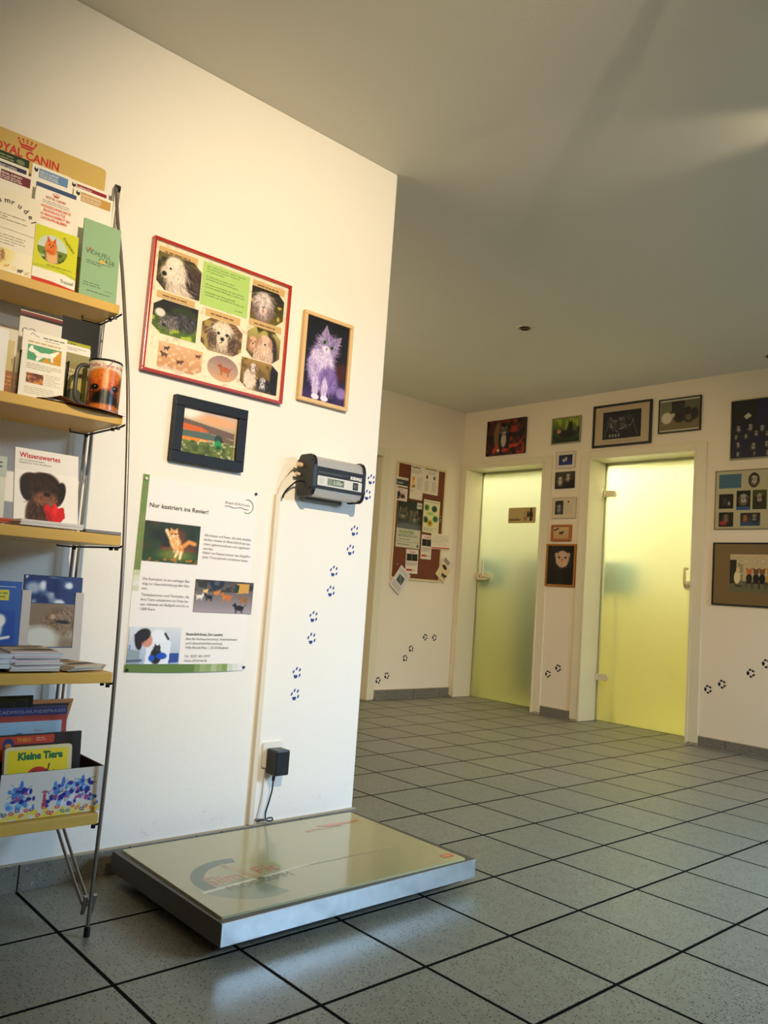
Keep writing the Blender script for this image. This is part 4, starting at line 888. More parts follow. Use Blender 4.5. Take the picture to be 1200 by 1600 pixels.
def collage(w, h):
    out = []; X0, Z0 = .199 + .008, 1.512 + .008
    def S(y, z): return (y - X0 - w / 2, z - Z0)
    P = Print(w, h, (232, 218, 196), .001); q = Pic(w, h, 200, (234, 220, 198), 5); q.blot(40, (206, 190, 168), .72, .9); P.pic(q, 0, 0, w, h); out.append(('backing_sheet', P, 0, 0))
    def ph(nm, y0, y1, z0, z1, fn, mask='oct', seed=1, bg=(120, 110, 80)):
        q = Pic(y1 - y0, z1 - z0, 720, bg, seed); fn(q); P = Print(y1 - y0, z1 - z0, t=0); P.pic(q, 0, 0, mask=mask); u, v = S((y0 + y1) / 2, z0); P.v = [(a, b - .0022, c) for a, b, c in P.v]; out.append((nm, P, u, v))
    def strip(y0, y1, z0, z1):
        P = Print(y1 - y0, z1 - z0, (206, 170, 112), .0004, back=-.0016); P.rows(.02, (z1 - z0) * .25, (y1 - y0) * .8, (z1 - z0) * .65, 1, (110, 84, 60), .5, seed=int(y0 * 1000)); u, v = S((y0 + y1) / 2, z0); out.append(('caption_strip', P, u, v))
    def f1(q):
        q.grad((120, 110, 70), (70, 60, 40)); q.blot(6, (60, 56, 36)); q.ell(.72, .42, .48, .46, (150, 134, 122), soft=.3); q.ell(.5, .72, .28, .26, (226, 216, 204), soft=.3); q.ell(.28, .5, .18, .18, (206, 192, 180), soft=.4)
        q.fur(.9, .5, .38, .42, ((70, 54, 52), (50, 40, 40), (110, 92, 86)), 700, .34, -.9, .25); q.fur(.55, .62, .3, .3, ((236, 228, 218), (210, 196, 184)), 420, .26, -1.5, .4); q.fur(.6, .1, .35, .18, ((230, 220, 210), (190, 172, 160)), 300, .3, -.9, .3); q.ell(.21, .44, .07, .065, (20, 16, 16), soft=.3); q.ell(.38, .62, .035, .03, (30, 20, 18), soft=.3)
    def f2(q):
        q.grad((50, 60, 34), (96, 124, 44)); q.blot(5, (180, 196, 70), .5, .7, .9, 0, .45); q.blot(4, (20, 20, 16), .5, .7, .9, .5, 1); q.ell(.9, .5, .5, .25, (60, 58, 62), soft=.4); q.fur(.95, .5, .5, .24, ((70, 70, 76), (40, 40, 44), (120, 118, 120)), 420, .16, -1.2, .7)
        q.ell(.5, .38, .28, .2, (120, 112, 112), soft=.4); q.fur(.5, .4, .28, .2, ((190, 184, 180), (90, 86, 90), (60, 58, 60)), 260, .15, -1.5, .7); q.ell(.22, .6, .16, .12, (220, 214, 206), soft=.4); q.ell(.36, .26, .06, .05, (30, 26, 26), soft=.3)
    def f3(q):
        q.grad((214, 176, 140), (196, 150, 112)); q.blot(8, (224, 190, 160)); q.quad(.26, .52, .13, (84, 60, 50), flip=-1, n=60); q.quad(.32, .78, .11, (70, 56, 50), n=60); q.quad(.92, .36, .13, (96, 60, 44), n=60); q.quad(1.68, .78, .10, (80, 56, 46), n=40); q.line([(.1, .04), (1.2, .02)], .012, (214, 214, 224), .8)
    def f4(q):
        q.grad((130, 100, 70), (96, 74, 56)); q.blot(5, (170, 150, 90)); q.dog(.72, .55, .40, (214, 200, 180), (160, 140, 118), (92, 70, 56), (70, 50, 40), 900); q.fur(.72, .78, .34, .16, ((236, 228, 214), (200, 186, 168)), 260, .2, -1.57, 1.0); q.ell(.58, .60, .05, .045, (20, 14, 12), soft=.3); q.ell(.88, .60, .05, .045, (20, 14, 12), soft=.3)
    def f5(q):
        q.grad((150, 130, 130), (206, 170, 140)); q.line([(0, .55), (2, .45)], .03, (170, 160, 160), .7); q.quad(.78, .48, .24, (170, 96, 56), n=60, flip=-1); q.fur(.7, .2, .5, .12, ((226, 150, 80),), 30, .12, 0, .2)
    def f6(q):
        q.grad((44, 40, 30), (120, 110, 50)); q.blot(5, (206, 190, 80), .55, .7, .9, 0, .6); q.dog(.44, .52, .30, (220, 206, 200), (150, 130, 130), (74, 60, 62), (120, 104, 104), 700, tongue=True, eyes=False); q.fur(.44, .78, .26, .14, ((236, 226, 222), (170, 150, 150)), 260, .3, -1.57, .7)
    def f7(q):
        q.grad((190, 180, 110), (100, 86, 60)); q.blot(5, (80, 76, 40)); q.ell(.85, .35, .26, .5, (60, 50, 46), soft=.3); q.dog(.22, .50, .17, (214, 180, 150), (180, 140, 116), (150, 104, 84), n=160); q.dog(.66, .58, .22, (224, 196, 176), (206, 172, 150), (176, 140, 120), n=420, eyes=False); q.fur(.62, .25, .36, .28, ((226, 200, 180), (190, 156, 134), (236, 216, 200)), 500, .2, -1.57, .3)
    def f8(q):
        q.grad((170, 140, 84), (90, 76, 46)); q.blot(7, (120, 100, 56)); q.ell(.36, .35, .22, .32, (226, 206, 190), soft=.3); q.fur(.36, .36, .22, .32, ((240, 228, 216), (196, 172, 156)), 320, .15, -1.5, .5); q.dog(.46, .74, .13, (226, 214, 204), (180, 160, 150), (110, 90, 84), n=140); q.ell(.9, .22, .26, .24, (30, 26, 28), soft=.3); q.dog(.86, .30, .17, (206, 200, 200), (90, 84, 88), (24, 22, 26), n=200); q.ell(1.3, .5, .16, .6, (24, 24, 20), soft=.3)
    strip(.221, .357, 1.890, 1.916); strip(.227, .360, 1.752, 1.774); strip(.400, .533, 1.741, 1.766); strip(.569, .702, 1.892, 1.917); strip(.567, .701, 1.757, 1.780)
    ph('photo', .220, .374, 1.780, 1.898, f1, 'octac', 11); ph('photo', .220, .375, 1.640, 1.750, f2, 'octad', 12); ph('photo', .250, .405, 1.535, 1.617, f3, 'octb', 13)
    ph('photo', .392, .546, 1.630, 1.739, f4, 'oct', 14); ph('photo', .425, .542, 1.538, 1.623, f5, 'oval', 15); ph('photo', .568, .703, 1.781, 1.896, f6, 'octbc', 16); ph('photo', .565, .701, 1.645, 1.757, f7, 'oct', 17); ph('photo', .551, .702, 1.536, 1.641, f8, 'octac', 18)
    P = Print(.180, .145, (172, 206, 116), .0005, back=-.0014)
    tl = ['Seit 3 Jahren nun geht „Basti“ helle Fee', 'Die Sonnenzeit Sommer ist schon an', 'erst geboren oben.', '', 'Er läuft jetzt an seiner Hand', 'und macht das immer wieder gerne,', '', 'Mit einem ein Hundchen war man schnellen', 'es ist von meinem Haufe liegt, er macht es gut.', '', 'Unermüdlich bei Sonne geschafft', 'und helfen will, es macht ihn 10 Jahre alt.', '', '', '                                        Juni 2005']
    for i, t in enumerate(tl):
        if t: P.text(t, .014, .130 - i * .0088, (60, 84, 40), h=.0088 * .95, w=min(.150, .0037 * len(t)), shear=.3) if i < 14 else P.text('Juni 2005', .130, .012, (60, 84, 40), w=.03, shear=.3)
    u, v = S(.467, 1.773); out.append(('poem_card', P, u, v))
    return out
framed('photo_collage', 'red framed collage of shaggy dog photos around a green card', .462, 1.512, .527, .428, .009, .022, REDF, collage)

def kitten(w, h):
    q = Pic(w, h, 800, (22, 16, 26), 71); q.grad((20, 14, 22), (44, 30, 70)); q.blot(8, (40, 34, 50), .5, .8, .8, .5, 1); q.blot(3, (96, 70, 130), .5, .8, .6, 0, .3); q.ell(.58, .42, .10, .12, (110, 50, 40), soft=.7, al=.7)
    V = ((226, 214, 240), (176, 156, 206), (140, 116, 176), (240, 232, 248)); q.ell(.27, .42, .20, .30, (170, 150, 200), soft=.3); q.fur(.27, .44, .19, .28, V, 900, .07, -PI / 2, .7); q.ell(.40, .28, .14, .17, (120, 96, 160), soft=.4); q.fur(.40, .28, .14, .16, V[1:3], 260, .06, -1.4, .6)
    for x in (.20, .34): q.ell(x, .16, .045, .14, (206, 192, 226), soft=.3); q.fur(x, .18, .045, .12, V, 130, .05, -1.57, .3); q.ell(x + .01, .045, .06, .035, (232, 224, 240), soft=.3)
    q.cat(.35, .70, .155, (230, 220, 242), (160, 142, 190), (70, 56, 90), rot=-.38, n=420, eye=(120, 150, 120)); q.fur(.28, .56, .16, .08, ((240, 234, 250), (190, 172, 216)), 260, .1, -1.57, .8); q.ell(.60, .16, .08, .07, (150, 130, 186), soft=.5); P = Print(w, h, (20, 16, 24)); P.pic(q, 0, 0, w, h); P.text('Ginny', w * .62, .02, (150, 110, 60), w=.02, shear=.3)
    return [('photo', P, 0, 0)]
LWOOD = mat('light_wood_frame', (222, 186, 134), .45, noise=.08, nscale=5)
framed('framed_photo', 'violet-toned kitten photo in a light wood frame beside the red framed collage', .908, 1.546, .229, .331, .014, .020, LWOOD, kitten)
def seascape(w, h):
    q = Pic(w, h, 700, (180, 170, 160), 81); q.grad((206, 180, 170), (150, 150, 90)); q.ell(.2, .9, .3, .12, (236, 226, 214), soft=.8); q.ell(.9, .82, .5, .10, (226, 170, 130), soft=.8)
    q.poly([(0, .76), (.6, .70), (1.35, .62), (1.35, .48), (0, .56)], (120, 100, 90)); q.poly([(0, .66), (.5, .62), (.7, .55), (.3, .50), (0, .52)], (206, 110, 50)); q.poly([(0, .5), (.6, .52), (1.35, .46), (1.35, .38), (0, .36)], (96, 112, 104)); q.poly([(0, .36), (.7, .37), (.6, .28), (0, .30)], (226, 140, 40)); q.poly([(0, .28), (.5, .30), (1.35, .38), (1.35, 0), (0, 0)], (112, 124, 56)); q.blot(18, (206, 206, 190), .6, .75, .7, 0, .34); q.blot(10, (70, 84, 34), .5, .7, .7, 0, .3)
    q.poly([(.9, .40), (1.02, .52), (1.35, .44), (1.35, .36)], (120, 100, 84)); q.ell(.94, .42, .10, .10, (54, 74, 70), soft=.15); q.ell(.94, .30, .09, .10, (50, 150, 84), soft=.3); q.ell(.96, .24, .06, .04, (30, 90, 50), soft=.5); q.poly([(1.0, .36), (1.1, .38), (1.0, .44)], (40, 50, 50))
    P = Print(w, h); P.pic(q, 0, 0, w, h); return [('painting', P, 0, 0)]
NAVY = mat('black_blue_frame', (12, 15, 22), .5, spec=.35)
framed('framed_picture', 'small landscape in a wide black frame below the red framed collage', .456, 1.250, .268, .211, .033, .024, NAVY, seascape, glass=False)

# poster
POS = (.459, .590)
P = Print(.420, .600, (238, 234, 232), .0006, n=10)
def pu(y): return y - (POS[0] - .21)
def pv(z): return z - POS[1]
for k in range(10): P.rect(.0, pv(.90) + k * .0295, .0205, pv(.90) + (k + 1) * .0295 + .0005, (112 + k % 3 * 4 - (k > 5) * 6, 132 + (k % 2) * 5, 62 + k % 3 * 4))
for k, c in enumerate(((196, 204, 168), (214, 218, 196), (222, 224, 214), (204, 210, 184))): P.rect(0, pv(.900) - (k + 1) * .016, .021, pv(.900) - k * .016, c)
P.rect(0, 0, .235, .023, (92, 122, 48))
for k in range(9): P.rect(.235 + k * .0205, 0, .235 + (k + 1) * .0207, .023, ((120, 148, 80), (150, 172, 116), (138, 162, 100), (170, 186, 140), (150, 168, 110), (128, 154, 82), (200, 208, 190), (216, 220, 214), (226, 226, 226))[k])
P.text('Nur kastriert ins Revier!', pu(.279), pv(1.097), (76, 66, 62), w=.206, h=.0195, bold=.012)
P.text('Rhein-Erft-Kreis', pu(.546), pv(1.140), (150, 140, 150), w=.094, h=.013); P.ring(pu(.632), pv(1.140), .0215, .0245, -115, 110, (120, 150, 90)); P.line([(pu(.544) + i * .0085, pv(1.131) + .0022 * math.sin(i * 1.1)) for i in range(12)], .0016, (60, 50, 110))
def lines(ts, y, z, dz, hh, w, c=(120, 112, 110), b=0.0):
    for i, t in enumerate(ts):
        if t: P.text(t, pu(y), pv(z) - i * dz, c, h=hh, bold=b, w=(w if isinstance(w, (int, float)) else w[i]))
lines(['Alle Katzen und Kater, die nach draußen', 'dürfen, müssen im Rhein-Erft-Kreis kas-', 'triert, gekennzeichnet und registriert', 'werden.'], .478, 1.025, .0145, .0115, [.180, .180, .178, .038])
lines(['Halter von Katzen können den Eingriff in', 'jeder Tierarztpraxis vornehmen lassen.'], .478, .968, .0145, .0115, [.182, .176])
lines(['Die Kastration ist ein wichtiger Bei-', 'trag zur Gesunderhaltung aller Kat-', 'zen.'], .280, .871, .0145, .0115, [.162, .162, .020])
lines(['Tierhalterinnen und Tierhalter, die', 'ihre Tiere unkastriert ins Freie las-', 'sen, riskieren ein Bußgeld von bis zu', '1.000 Euro.'], .280, .822, .0145, .0115, [.164, .164, .165, .052])
P.text('Rhein-Erft-Kreis, Der Landrat', pu(.446), pv(.7040), (84, 76, 76), w=.134, h=.0115, bold=.02)
lines(['Amt für Verbraucherschutz, Veterinärwesen', 'und Lebensmittelüberwachung', 'Willy-Brandt-Platz 1, 50126 Bergheim', '', 'Tel.: 02271 83-13919', 'rhein-erft-kreis.de'], .446, .6895, .0137, .011, [.190, .134, .160, 0, .092, .082], (110, 102, 102))
q = Pic(.192, .124, 620, (60, 60, 30), 91); q.grad((54, 66, 34), (60, 84, 30)); q.blot(3, (130, 70, 40), .5, .8, .8, .3, 1); q.blot(3, (30, 40, 22), .5, .8, .8, .4, 1); q.ell(.9, .2, .45, .14, (150, 150, 70), soft=.9, al=.7); q.blot(14, (200, 130, 50), .65, .8, .8, 0, .12)
C1 = (232, 176, 110); q.ell(.86, .52, .15, .22, C1, rot=.5, soft=.3); q.ell(1.02, .32, .10, .14, (222, 150, 80), soft=.3); q.line([(.72, .62), (.60, .80)], .05, (240, 214, 170)); q.line([(.95, .3), (.90, .16)], .035, (244, 226, 190)); q.line([(1.05, .28), (1.03, .12)], .035, (244, 226, 190)); q.line([(1.08, .42), (1.25, .56), (1.42, .52)], .055, (226, 156, 90)); q.cat(.80, .72, .115, (244, 226, 196), (230, 160, 96), (180, 100, 50), n=120, eye=(90, 60, 30)); q.fur(.88, .5, .12, .2, ((244, 214, 170), (224, 150, 84)), 160, .08, -1.2, .5)
P.pic(q, pu(.2695), pv(.930))
q = Pic(.221, .105, 620, (120, 110, 116), 92); q.grad((90, 86, 80), (166, 156, 164)); q.blot(6, (60, 56, 50), .5, .7, .8, .65, 1); q.ell(.75, .92, .26, .2, (50, 56, 70), soft=.15); q.ell(.75, .92, .1, .08, (90, 96, 110), soft=.15); q.poly([(1.5, .62), (1.95, .66), (1.95, .95), (1.5, .95)], (206, 160, 84)); q.poly([(1.4, .65), (1.55, .65), (1.58, .9), (1.42, .9)], (30, 70, 50))
for (x, y, r, c, f) in ((.18, .48, .10, (226, 220, 210), 1), (.36, .66, .07, (230, 190, 130), 1), (.5, .48, .11, (36, 34, 34), -1), (.76, .62, .09, (206, 130, 60), 1), (1.15, .50, .15, (196, 120, 52), -1), (1.18, .76, .08, (70, 50, 36), 1), (1.78, .44, .14, (150, 110, 70), -1), (1.62, .18, .15, (34, 30, 30), -1)): q.quad(x, y, r * 1.15, c, flip=f, n=60); q.ell(x - f * r * .3, y - r * .1, r * .7, r * .5, c, soft=.4)
P.pic(q, pu(.4620), pv(.7790))
q = Pic(.174, .114, 620, (196, 206, 222), 93); q.grad((214, 218, 226), (170, 184, 206)); q.poly([(0, 0), (.35, 0), (.35, .35), (0, .4)], (150, 164, 176)); q.poly([(.03, .38), (.07, .38), (.07, .52), (.03, .52)], (50, 110, 200)); q.poly([(.95, .3), (1.5, .3), (1.5, .05), (.95, 0)], (60, 90, 160)); q.line([(0, .08), (.4, .1)], .03, (90, 110, 130))
q.ell(.85, .55, .36, .38, (226, 232, 240), soft=.15); q.poly([(.5, 0), (1.2, 0), (1.25, .6), (.55, .6)], (222, 228, 238)); q.ell(.50, .66, .17, .22, (206, 150, 130), rot=.5, soft=.2); q.ell(.40, .78, .22, .16, (40, 26, 22), rot=.4, soft=.25); q.ell(.28, .60, .10, .22, (44, 28, 24), rot=.2, soft=.25); q.line([(1.05, .82), (1.15, .68)], .03, (40, 50, 60)); q.ell(.82, .22, .16, .22, (40, 36, 34), soft=.3); q.cat(.84, .42, .09, (90, 80, 70), (50, 44, 40), (20, 18, 18), n=60); q.ell(.98, .22, .16, .09, (24, 90, 190), soft=.3); q.ell(.70, .16, .09, .09, (30, 96, 196), soft=.3); q.fur(.38, .78, .2, .14, ((64, 42, 34), (26, 18, 16)), 200, .1, -2, .4)
P.pic(q, pu(.2530), pv(.6140))
def sag(x, y, z): return (x, y - .0012 - .003 * max(0, (1 - z / .12)) * max(0, 1 - (x / .21) ** 2), z - (.003 * max(0, 1 - (z / .02)) * max(0, 1 - (x / .2) ** 2) if z <= .0001 else 0))
o = P.build('poster', None, PAPER, (XL, POS[0], POS[1]), WL, bend=sag); tag(o, 'large German poster about neutering cats, with three photos and green edging', 'poster')
for (y, z, c, lb) in ((.258, 1.182, 'white', 'white push pin at the top left corner of the cat poster'), (.661, 1.187, 'blue', 'dark blue push pin at the top right of the cat poster'), (.671, .601, 'blue', 'dark blue push pin at the bottom right corner of the cat poster'), (.258, .597, 'black', 'black push pin at the bottom left corner of the cat poster')):
    cm = {'white': WHITEP, 'blue': mat('navy_plastic', (30, 26, 96), .35), 'black': BLACK}[c]
    o = MB().lathe([(0, 0), (.0045, 0.0), (.0050, .002), (.0040, .0045), (0, .0052)], (0, 0, 0), 16, axis=0).build('push_pin', cm, None, True); o.location = (XL + .0038, y, z); tag(o, lb, 'pin', 'push pins on the poster')

# cable channel, socket, adapter
o = MB().box((XL, .738, .078), (XL + .016, .756, 1.197), 0, .002).build('cable_channel', mat('cream_plastic', (226, 214, 192), .5)); tag(o, 'vertical cream cable channel on the left wall beside the poster', 'cable channel')
sk = thing('wall_socket', 'white wall socket low on the left wall behind the black adapter', 'socket', (XL, .816, .262), WL)
mb = MB(); rr_plate(mb, 0, .042, .082, .084, -.011, 0, .010); mb.build('face_plate', WHITEP, sk, True)
mb = MB(); mb.lathe([(.0205, -.0125), (.0235, -.0125), (.0235, -.011)], (0, 0, .042), 32, axis=1, closed=True); mb.build('socket_ring', mat('ivory_plastic', (214, 208, 190), .4), sk, True)
ad = thing('power_adapter', 'black plug-in power adapter in the wall socket above the scale', 'adapter', (XL + .012, .816, .240), WL)
mb = MB(); mb.box((-.028, -.060, .004), (.028, -.002, .088), 0, .005); mb.build('adapter_body', BLACK, ad)
mb = MB(); mb.tube([(0 - .006, -.025, .006), (-.008, -.024, -.018)], .0055, n=10); mb.tube([(-.008, -.024, -.018), (-.008, -.022, -.05), (-.013, -.016, -.09), (-.020, -.012, -.125), (-.018, -.014, -.148), (-.006, -.022, -.1515), (.006, -.020, -.150), (.008, -.010, -.146), (-.004, -.006, -.147), (-.02, -.008, -.150), (-.05, -.008, -.150)], .0026, n=8, smooth=5); mb.build('cord', BLACK, ad, True)
o = MB().tube([(XL + .003, .792, .240), (XL + .003, .790, .17), (XL + .003, .782, .12), (XL + .004, .776, .092), (XL + .010, .780, .084)], .0016, n=6, smooth=4).build('thin_cable', mat('pale_grey_cable', (190, 194, 198), .5), None, True); tag(o, 'thin pale cable running down the wall behind the black adapter cord', 'cable')
o = MB().tube([(XL + .006, .768, .092), (XL + .022, .792, .0935), (XL + .030, .800, .0940)], .0024, n=8).build('plug_connector', mat('grey_connector', (120, 116, 108), .5), None, True); tag(o, 'small grey cable connector lying behind the scale glass', 'connector')

# weight display
ds = thing('weight_display', 'silver and black digital weight display mounted on the left wall', 'display', (XL, .938, 1.198), (0, 0, 0))
ALU = mat('brushed_aluminium', (206, 202, 200), .38, .55, noise=.04, nscale=20)
# profile in (x, z), centred; origin z 1.198
prof = [(.024, .016), (.036, .006), (.088, .006), (.102, .012), (.110, .030), (.110, .106), (.102, .134), (.090, .144), (.036, .144), (.024, .132)]
mb = MB(); mb.prism(prof, 1, -.112, .112); mb.build('housing', ALU, ds)
capp = [(.022, .016), (.026, .006), (.034, .001), (.092, .001), (.104, .008), (.112, .022), (.114, .036), (.114, .112), (.110, .130), (.100, .144), (.088, .150), (.036, .150), (.026, .144), (.022, .134)]
for a, b in ((-.121, -.107), (.107, .118)): MB().prism(capp, 1, a, b).build('end_cap', BLACK, ds)
MB().box((0, -.085, -.006), (.026, .085, .135), 0, .003).build('wall_bracket', mat('grey_metal', (120, 118, 114), .5, .4), ds)
P = Print(.214, .078, (22, 22, 24), .002); P.rect(.006, .012, .210, .046, (206, 208, 204), .004)
P.rect(.050, .017, .126, .041, (118, 132, 112)); P.rect(.073, .019, .124, .039, (76, 90, 76)); P.text('0.00kg', .077, .022, (186, 196, 176), w=.043, h=.021, bold=.03); P.rect(.167, .015, .192, .042, (24, 24, 26), .002); P.rows(.172, .022, .187, .036, 3, (150, 150, 150), .3)
P.rows(.014, .018, .034, .040, 4, (150, 150, 170), .3); P.rows(.008, .055, .145, .062, 2, (120, 120, 120), .3); P.text('SOEHNLE', .207, .052, (235, 235, 235), w=.054, h=.015, bold=.05, align='r')
P.build('control_panel', ds, PAPER, (.1102, 0, .029), WL)
P = Print(.05, .018, (206, 202, 200), .0004); P.text('ROYAL CANIN', .001, .009, (90, 80, 190), w=.026, bold=.03); P.rows(.001, .001, .024, .007, 2, (150, 140, 200), .3); P.ring(.031, .010, .003, .004, 0, 360, (170, 160, 200), 10); P.rows(.036, .004, .05, .013, 3, (170, 170, 180), .3)
o = P.build('brand_label', ds, PAPER, (.1058, -.078, .114)); o.rotation_euler = (Matrix.Rotation(PI / 2, 3, 'Z') @ Matrix.Rotation(math.radians(-16), 3, 'X')).to_euler()
for z in (.028, .126): MB().lathe([(.004, -.1225), (.004, -.1205)], (.098, 0, z), 10, axis=1).build('screw', mat('dark_screw', (40, 40, 42), .3, .8), ds, True)
mb = MB(); mb.lathe([(.0085, -.140), (.0085, -.120)], (.040, 0, .112), 12, axis=1); mb.lathe([(.0065, -.136), (.0065, -.120)], (.03, 0, .080), 12, axis=1); mb.build('cable_gland', mat('ivory_gland', (220, 190, 160), .5), ds, True)
o = MB().tube([(XL + .040, .799, 1.310), (XL + .036, .785, 1.300), (XL + .022, .764, 1.262), (XL + .012, .752, 1.222), (XL + .008, .748, 1.196)], .0032, n=8, smooth=5).build('white_cable', mat('cream_cable', (232, 214, 194), .5), None, True); tag(o, 'cream cable curving from the weight display down into the cable channel', 'cable')
o = MB().tube([(XL + .050, .819, 1.252), (XL + .048, .808, 1.252), (XL + .044, .800, 1.250), (XL + .036, .785, 1.235), (XL + .024, .768, 1.210), (XL + .019, .762, 1.186)], .0030, n=8, smooth=5).build('black_cable', BLACK, None, True); tag(o, 'black cable looping from the weight display to the cable channel', 'cable')

# ------------------------------------------------------------------ paw print decals
PAWM = mat('blue_paw_paint', (38, 66, 150), .6)
def paw(loc, rot, ang, s, label, group, m=PAWM):
    up_style = m is PAWM
    mb = MB()
    def e(cx, cy, rx, ry, a):
        k, q = math.cos(a), math.sin(a); pts = []
        for i in range(12):
            t = 2 * PI * i / 12; x, y = rx * math.cos(t), ry * math.sin(t); pts.append((cx + x * k - y * q, cy + x * q + y * k))
        mb.prism([((x * math.cos(ang) - y * math.sin(ang)) * s, (x * math.sin(ang) + y * math.cos(ang)) * s) for x, y in pts], 1, -.0006, 0)
    if up_style:      # brush-painted climbing prints: pad low on the left, four slim toes round it
        e(-.16, -.44, .26, .19, .25); e(-.34, -.30, .13, .13, 0); e(-.02, -.30, .12, .10, 0)
        for (x, y) in ((-.52, .20), (-.08, .56), (.40, .40), (.42, -.26)): e(x, y, .23, .115, 1.15)
    else:
        e(-.40, 0, .17, .30, 0); e(-.30, 0, .14, .18, 0)
        for (x, y, a) in ((-.06, .46, .35), (.34, .30, -.7), (.36, -.26, .7), (-.02, -.48, -.35)): e(x, y, .21, .15, a)
        for (x, y) in ((.62, .22), (.64, -.16)): e(x, y, .07, .03, 0)
    o = mb.build('paw_print', m); o.location = loc; o.rotation_euler = rot; tag(o, label, 'paw print', group)
LP = [(1.182, 1.312), (1.168, 1.250), (1.117, 1.106), (1.105, 1.032), (1.032, .947), (1.025, .873), (.954, .777), (.953, .699), (.899, .577), (.899, .501)]
LN = ['topmost blue paw print, right of the weight display near the wall edge', 'blue paw print touching the lower right corner of the weight display', 'first blue paw print below the weight display', 'second blue paw print below the weight display', 'fifth blue paw print from the top of the left wall trail', 'fifth blue paw print from the bottom of the left wall trail', 'fourth blue paw print from the bottom of the left wall trail', 'third blue paw print from the bottom of the left wall trail', 'second lowest blue paw print on the left wall', 'lowest blue paw print on the left wall, above the socket']
for i, ((y, z), lb) in enumerate(zip(LP, LN)): paw((XL + .0001, y, z), WL, .12 * (i % 2), .029, lb, 'paw prints climbing the left wall')
BP = [(3.697, .157), (3.792, .193), (3.990, .335), (4.053, .416), (4.216, .516), (4.330, .513)]
BN = ['lowest paw print under the corkboard, next to the dark door frame', 'second lowest paw print under the corkboard', 'third paw print from the floor under the corkboard', 'fourth paw print from the floor under the corkboard', 'left one of the upper two paw prints under the corkboard', 'rightmost paw print under the corkboard, near the wall corner']
NVY = mat('navy_paw_paint', (14, 24, 54), .6)
for i, ((y, z), lb) in enumerate(zip(BP, BN)): paw((XB + .0001, y, z), WL, (.55, .55, .9, .9, .1, -.1)[i], .047, lb, 'paw prints under the corkboard', NVY)
FP = [(-1.557, .324), (-1.463, .381), (-.244, .382), (-.149, .429), (.040, .524), (.136, .597), (.33, .66), (.43, .72)]
FN = ['lower left paw print on the pier between the two frosted doors', 'upper right paw print on the pier between the two frosted doors', 'paw print nearest the right door frame, right of the right door', 'second paw print right of the right door frame', 'third paw print right of the right door frame', 'fourth paw print right of the right door, at the photo edge', 'fifth paw print right of the right door, beyond the photo edge', 'last paw print right of the right door, beyond the photo edge']
for (x, z), lb in zip(FP, FN): paw((x, YD - .0001, z), WD, .1, .047, lb, 'paw prints along the far wall', NVY)

# ------------------------------------------------------------------ far wall pictures
BLKF = mat('black_frame', (18, 16, 16), .35); GREYF = mat('grey_green_frame', (150, 146, 120), .4, .3)
def one(fn, res=300, seed=1, name='photo', margin=0.0, mc=(200, 186, 160), inner=None, bg=(90, 80, 70), extra=None):
    def f(w, h):
        if margin:
            P = Print(w, h, mc, .001); mx, my = margin if isinstance(margin, tuple) else (margin, margin)
            q = Pic(w - 2 * mx, h - 2 * my, res, bg, seed); fn(q); P2 = Print(w - 2 * mx, h - 2 * my, bg, .0005, back=-.0014); P2.pic(q, 0, 0)
            if extra: extra(P)
            return [('mount', P, 0, 0), (name, P2, 0, my)]
        P = Print(w, h, bg, .001); q = Pic(w, h, res, bg, seed); fn(q); P.pic(q, 0, 0, w, h)
        if extra: extra(P)
        return [(name, P, 0, 0)]
    return f
def a_cat(q):
    q.grad((80, 46, 34), (96, 52, 36)); q.blot(7, (150, 60, 40), .5, .7); q.blot(9, (50, 30, 24), .5, .7); q.ell(.38, .55, .14, .4, (130, 104, 76), soft=.4); q.ell(.62, .45, .20, .48, (20, 16, 16), soft=.3); q.ell(.60, .42, .10, .22, (176, 166, 150), soft=.4); q.cat(.61, .68, .12, (176, 164, 150), (104, 92, 82), (50, 44, 40), n=100); q.blot(8, (190, 76, 44), .55, .7, .9, 0, .28); q.ell(.42, .13, .05, .05, (214, 190, 160), soft=.3)
framed('canvas_print', 'autumn leaf picture with a tabby cat above the left frosted door', -2.112, 2.137, .428, .312, .004, .020, mat('canvas_edge', (44, 26, 20), .6), one(a_cat, 300, 101), glass=False, wall='D')
def a_green(q):
    q.grad((130, 150, 50), (40, 60, 24)); q.blot(6, (170, 180, 70), .5, .7, .8, .5, 1); q.blot(8, (30, 44, 18), .45, .65, .8, 0, .6); q.ell(.7, .36, .4, .16, (24, 26, 22), soft=.3); q.ell(.84, .62, .12, .2, (20, 22, 20), soft=.3); q.poly([(.75, .7), (.76, .95), (.83, .78)], (18, 20, 18)); q.poly([(.86, .76), (.92, .95), (.95, .7)], (18, 20, 18)); q.ell(.30, .48, .10, .09, (200, 150, 110), soft=.5)
framed('framed_photo', 'small grey-green framed photo of a black dog on grass, right of the autumn picture', -1.492, 2.181, .281, .221, .010, .014, GREYF, one(a_green, 300, 102), wall='D')
def a_blue(q): q.grad((20, 30, 60), (30, 60, 150)); q.quad(.7, .5, .22, (196, 200, 196), n=40); q.dog(.85, .62, .14, (206, 206, 200), (150, 150, 150), (80, 80, 90), n=40)
framed('framed_photo', 'small white framed photo with a blue background, top of the column between the doors', -1.484, 1.977, .187, .139, .006, .012, mat('white_frame', (206, 196, 176), .5), one(a_blue, 300, 103, margin=.022, mc=(214, 206, 184)), wall='D')
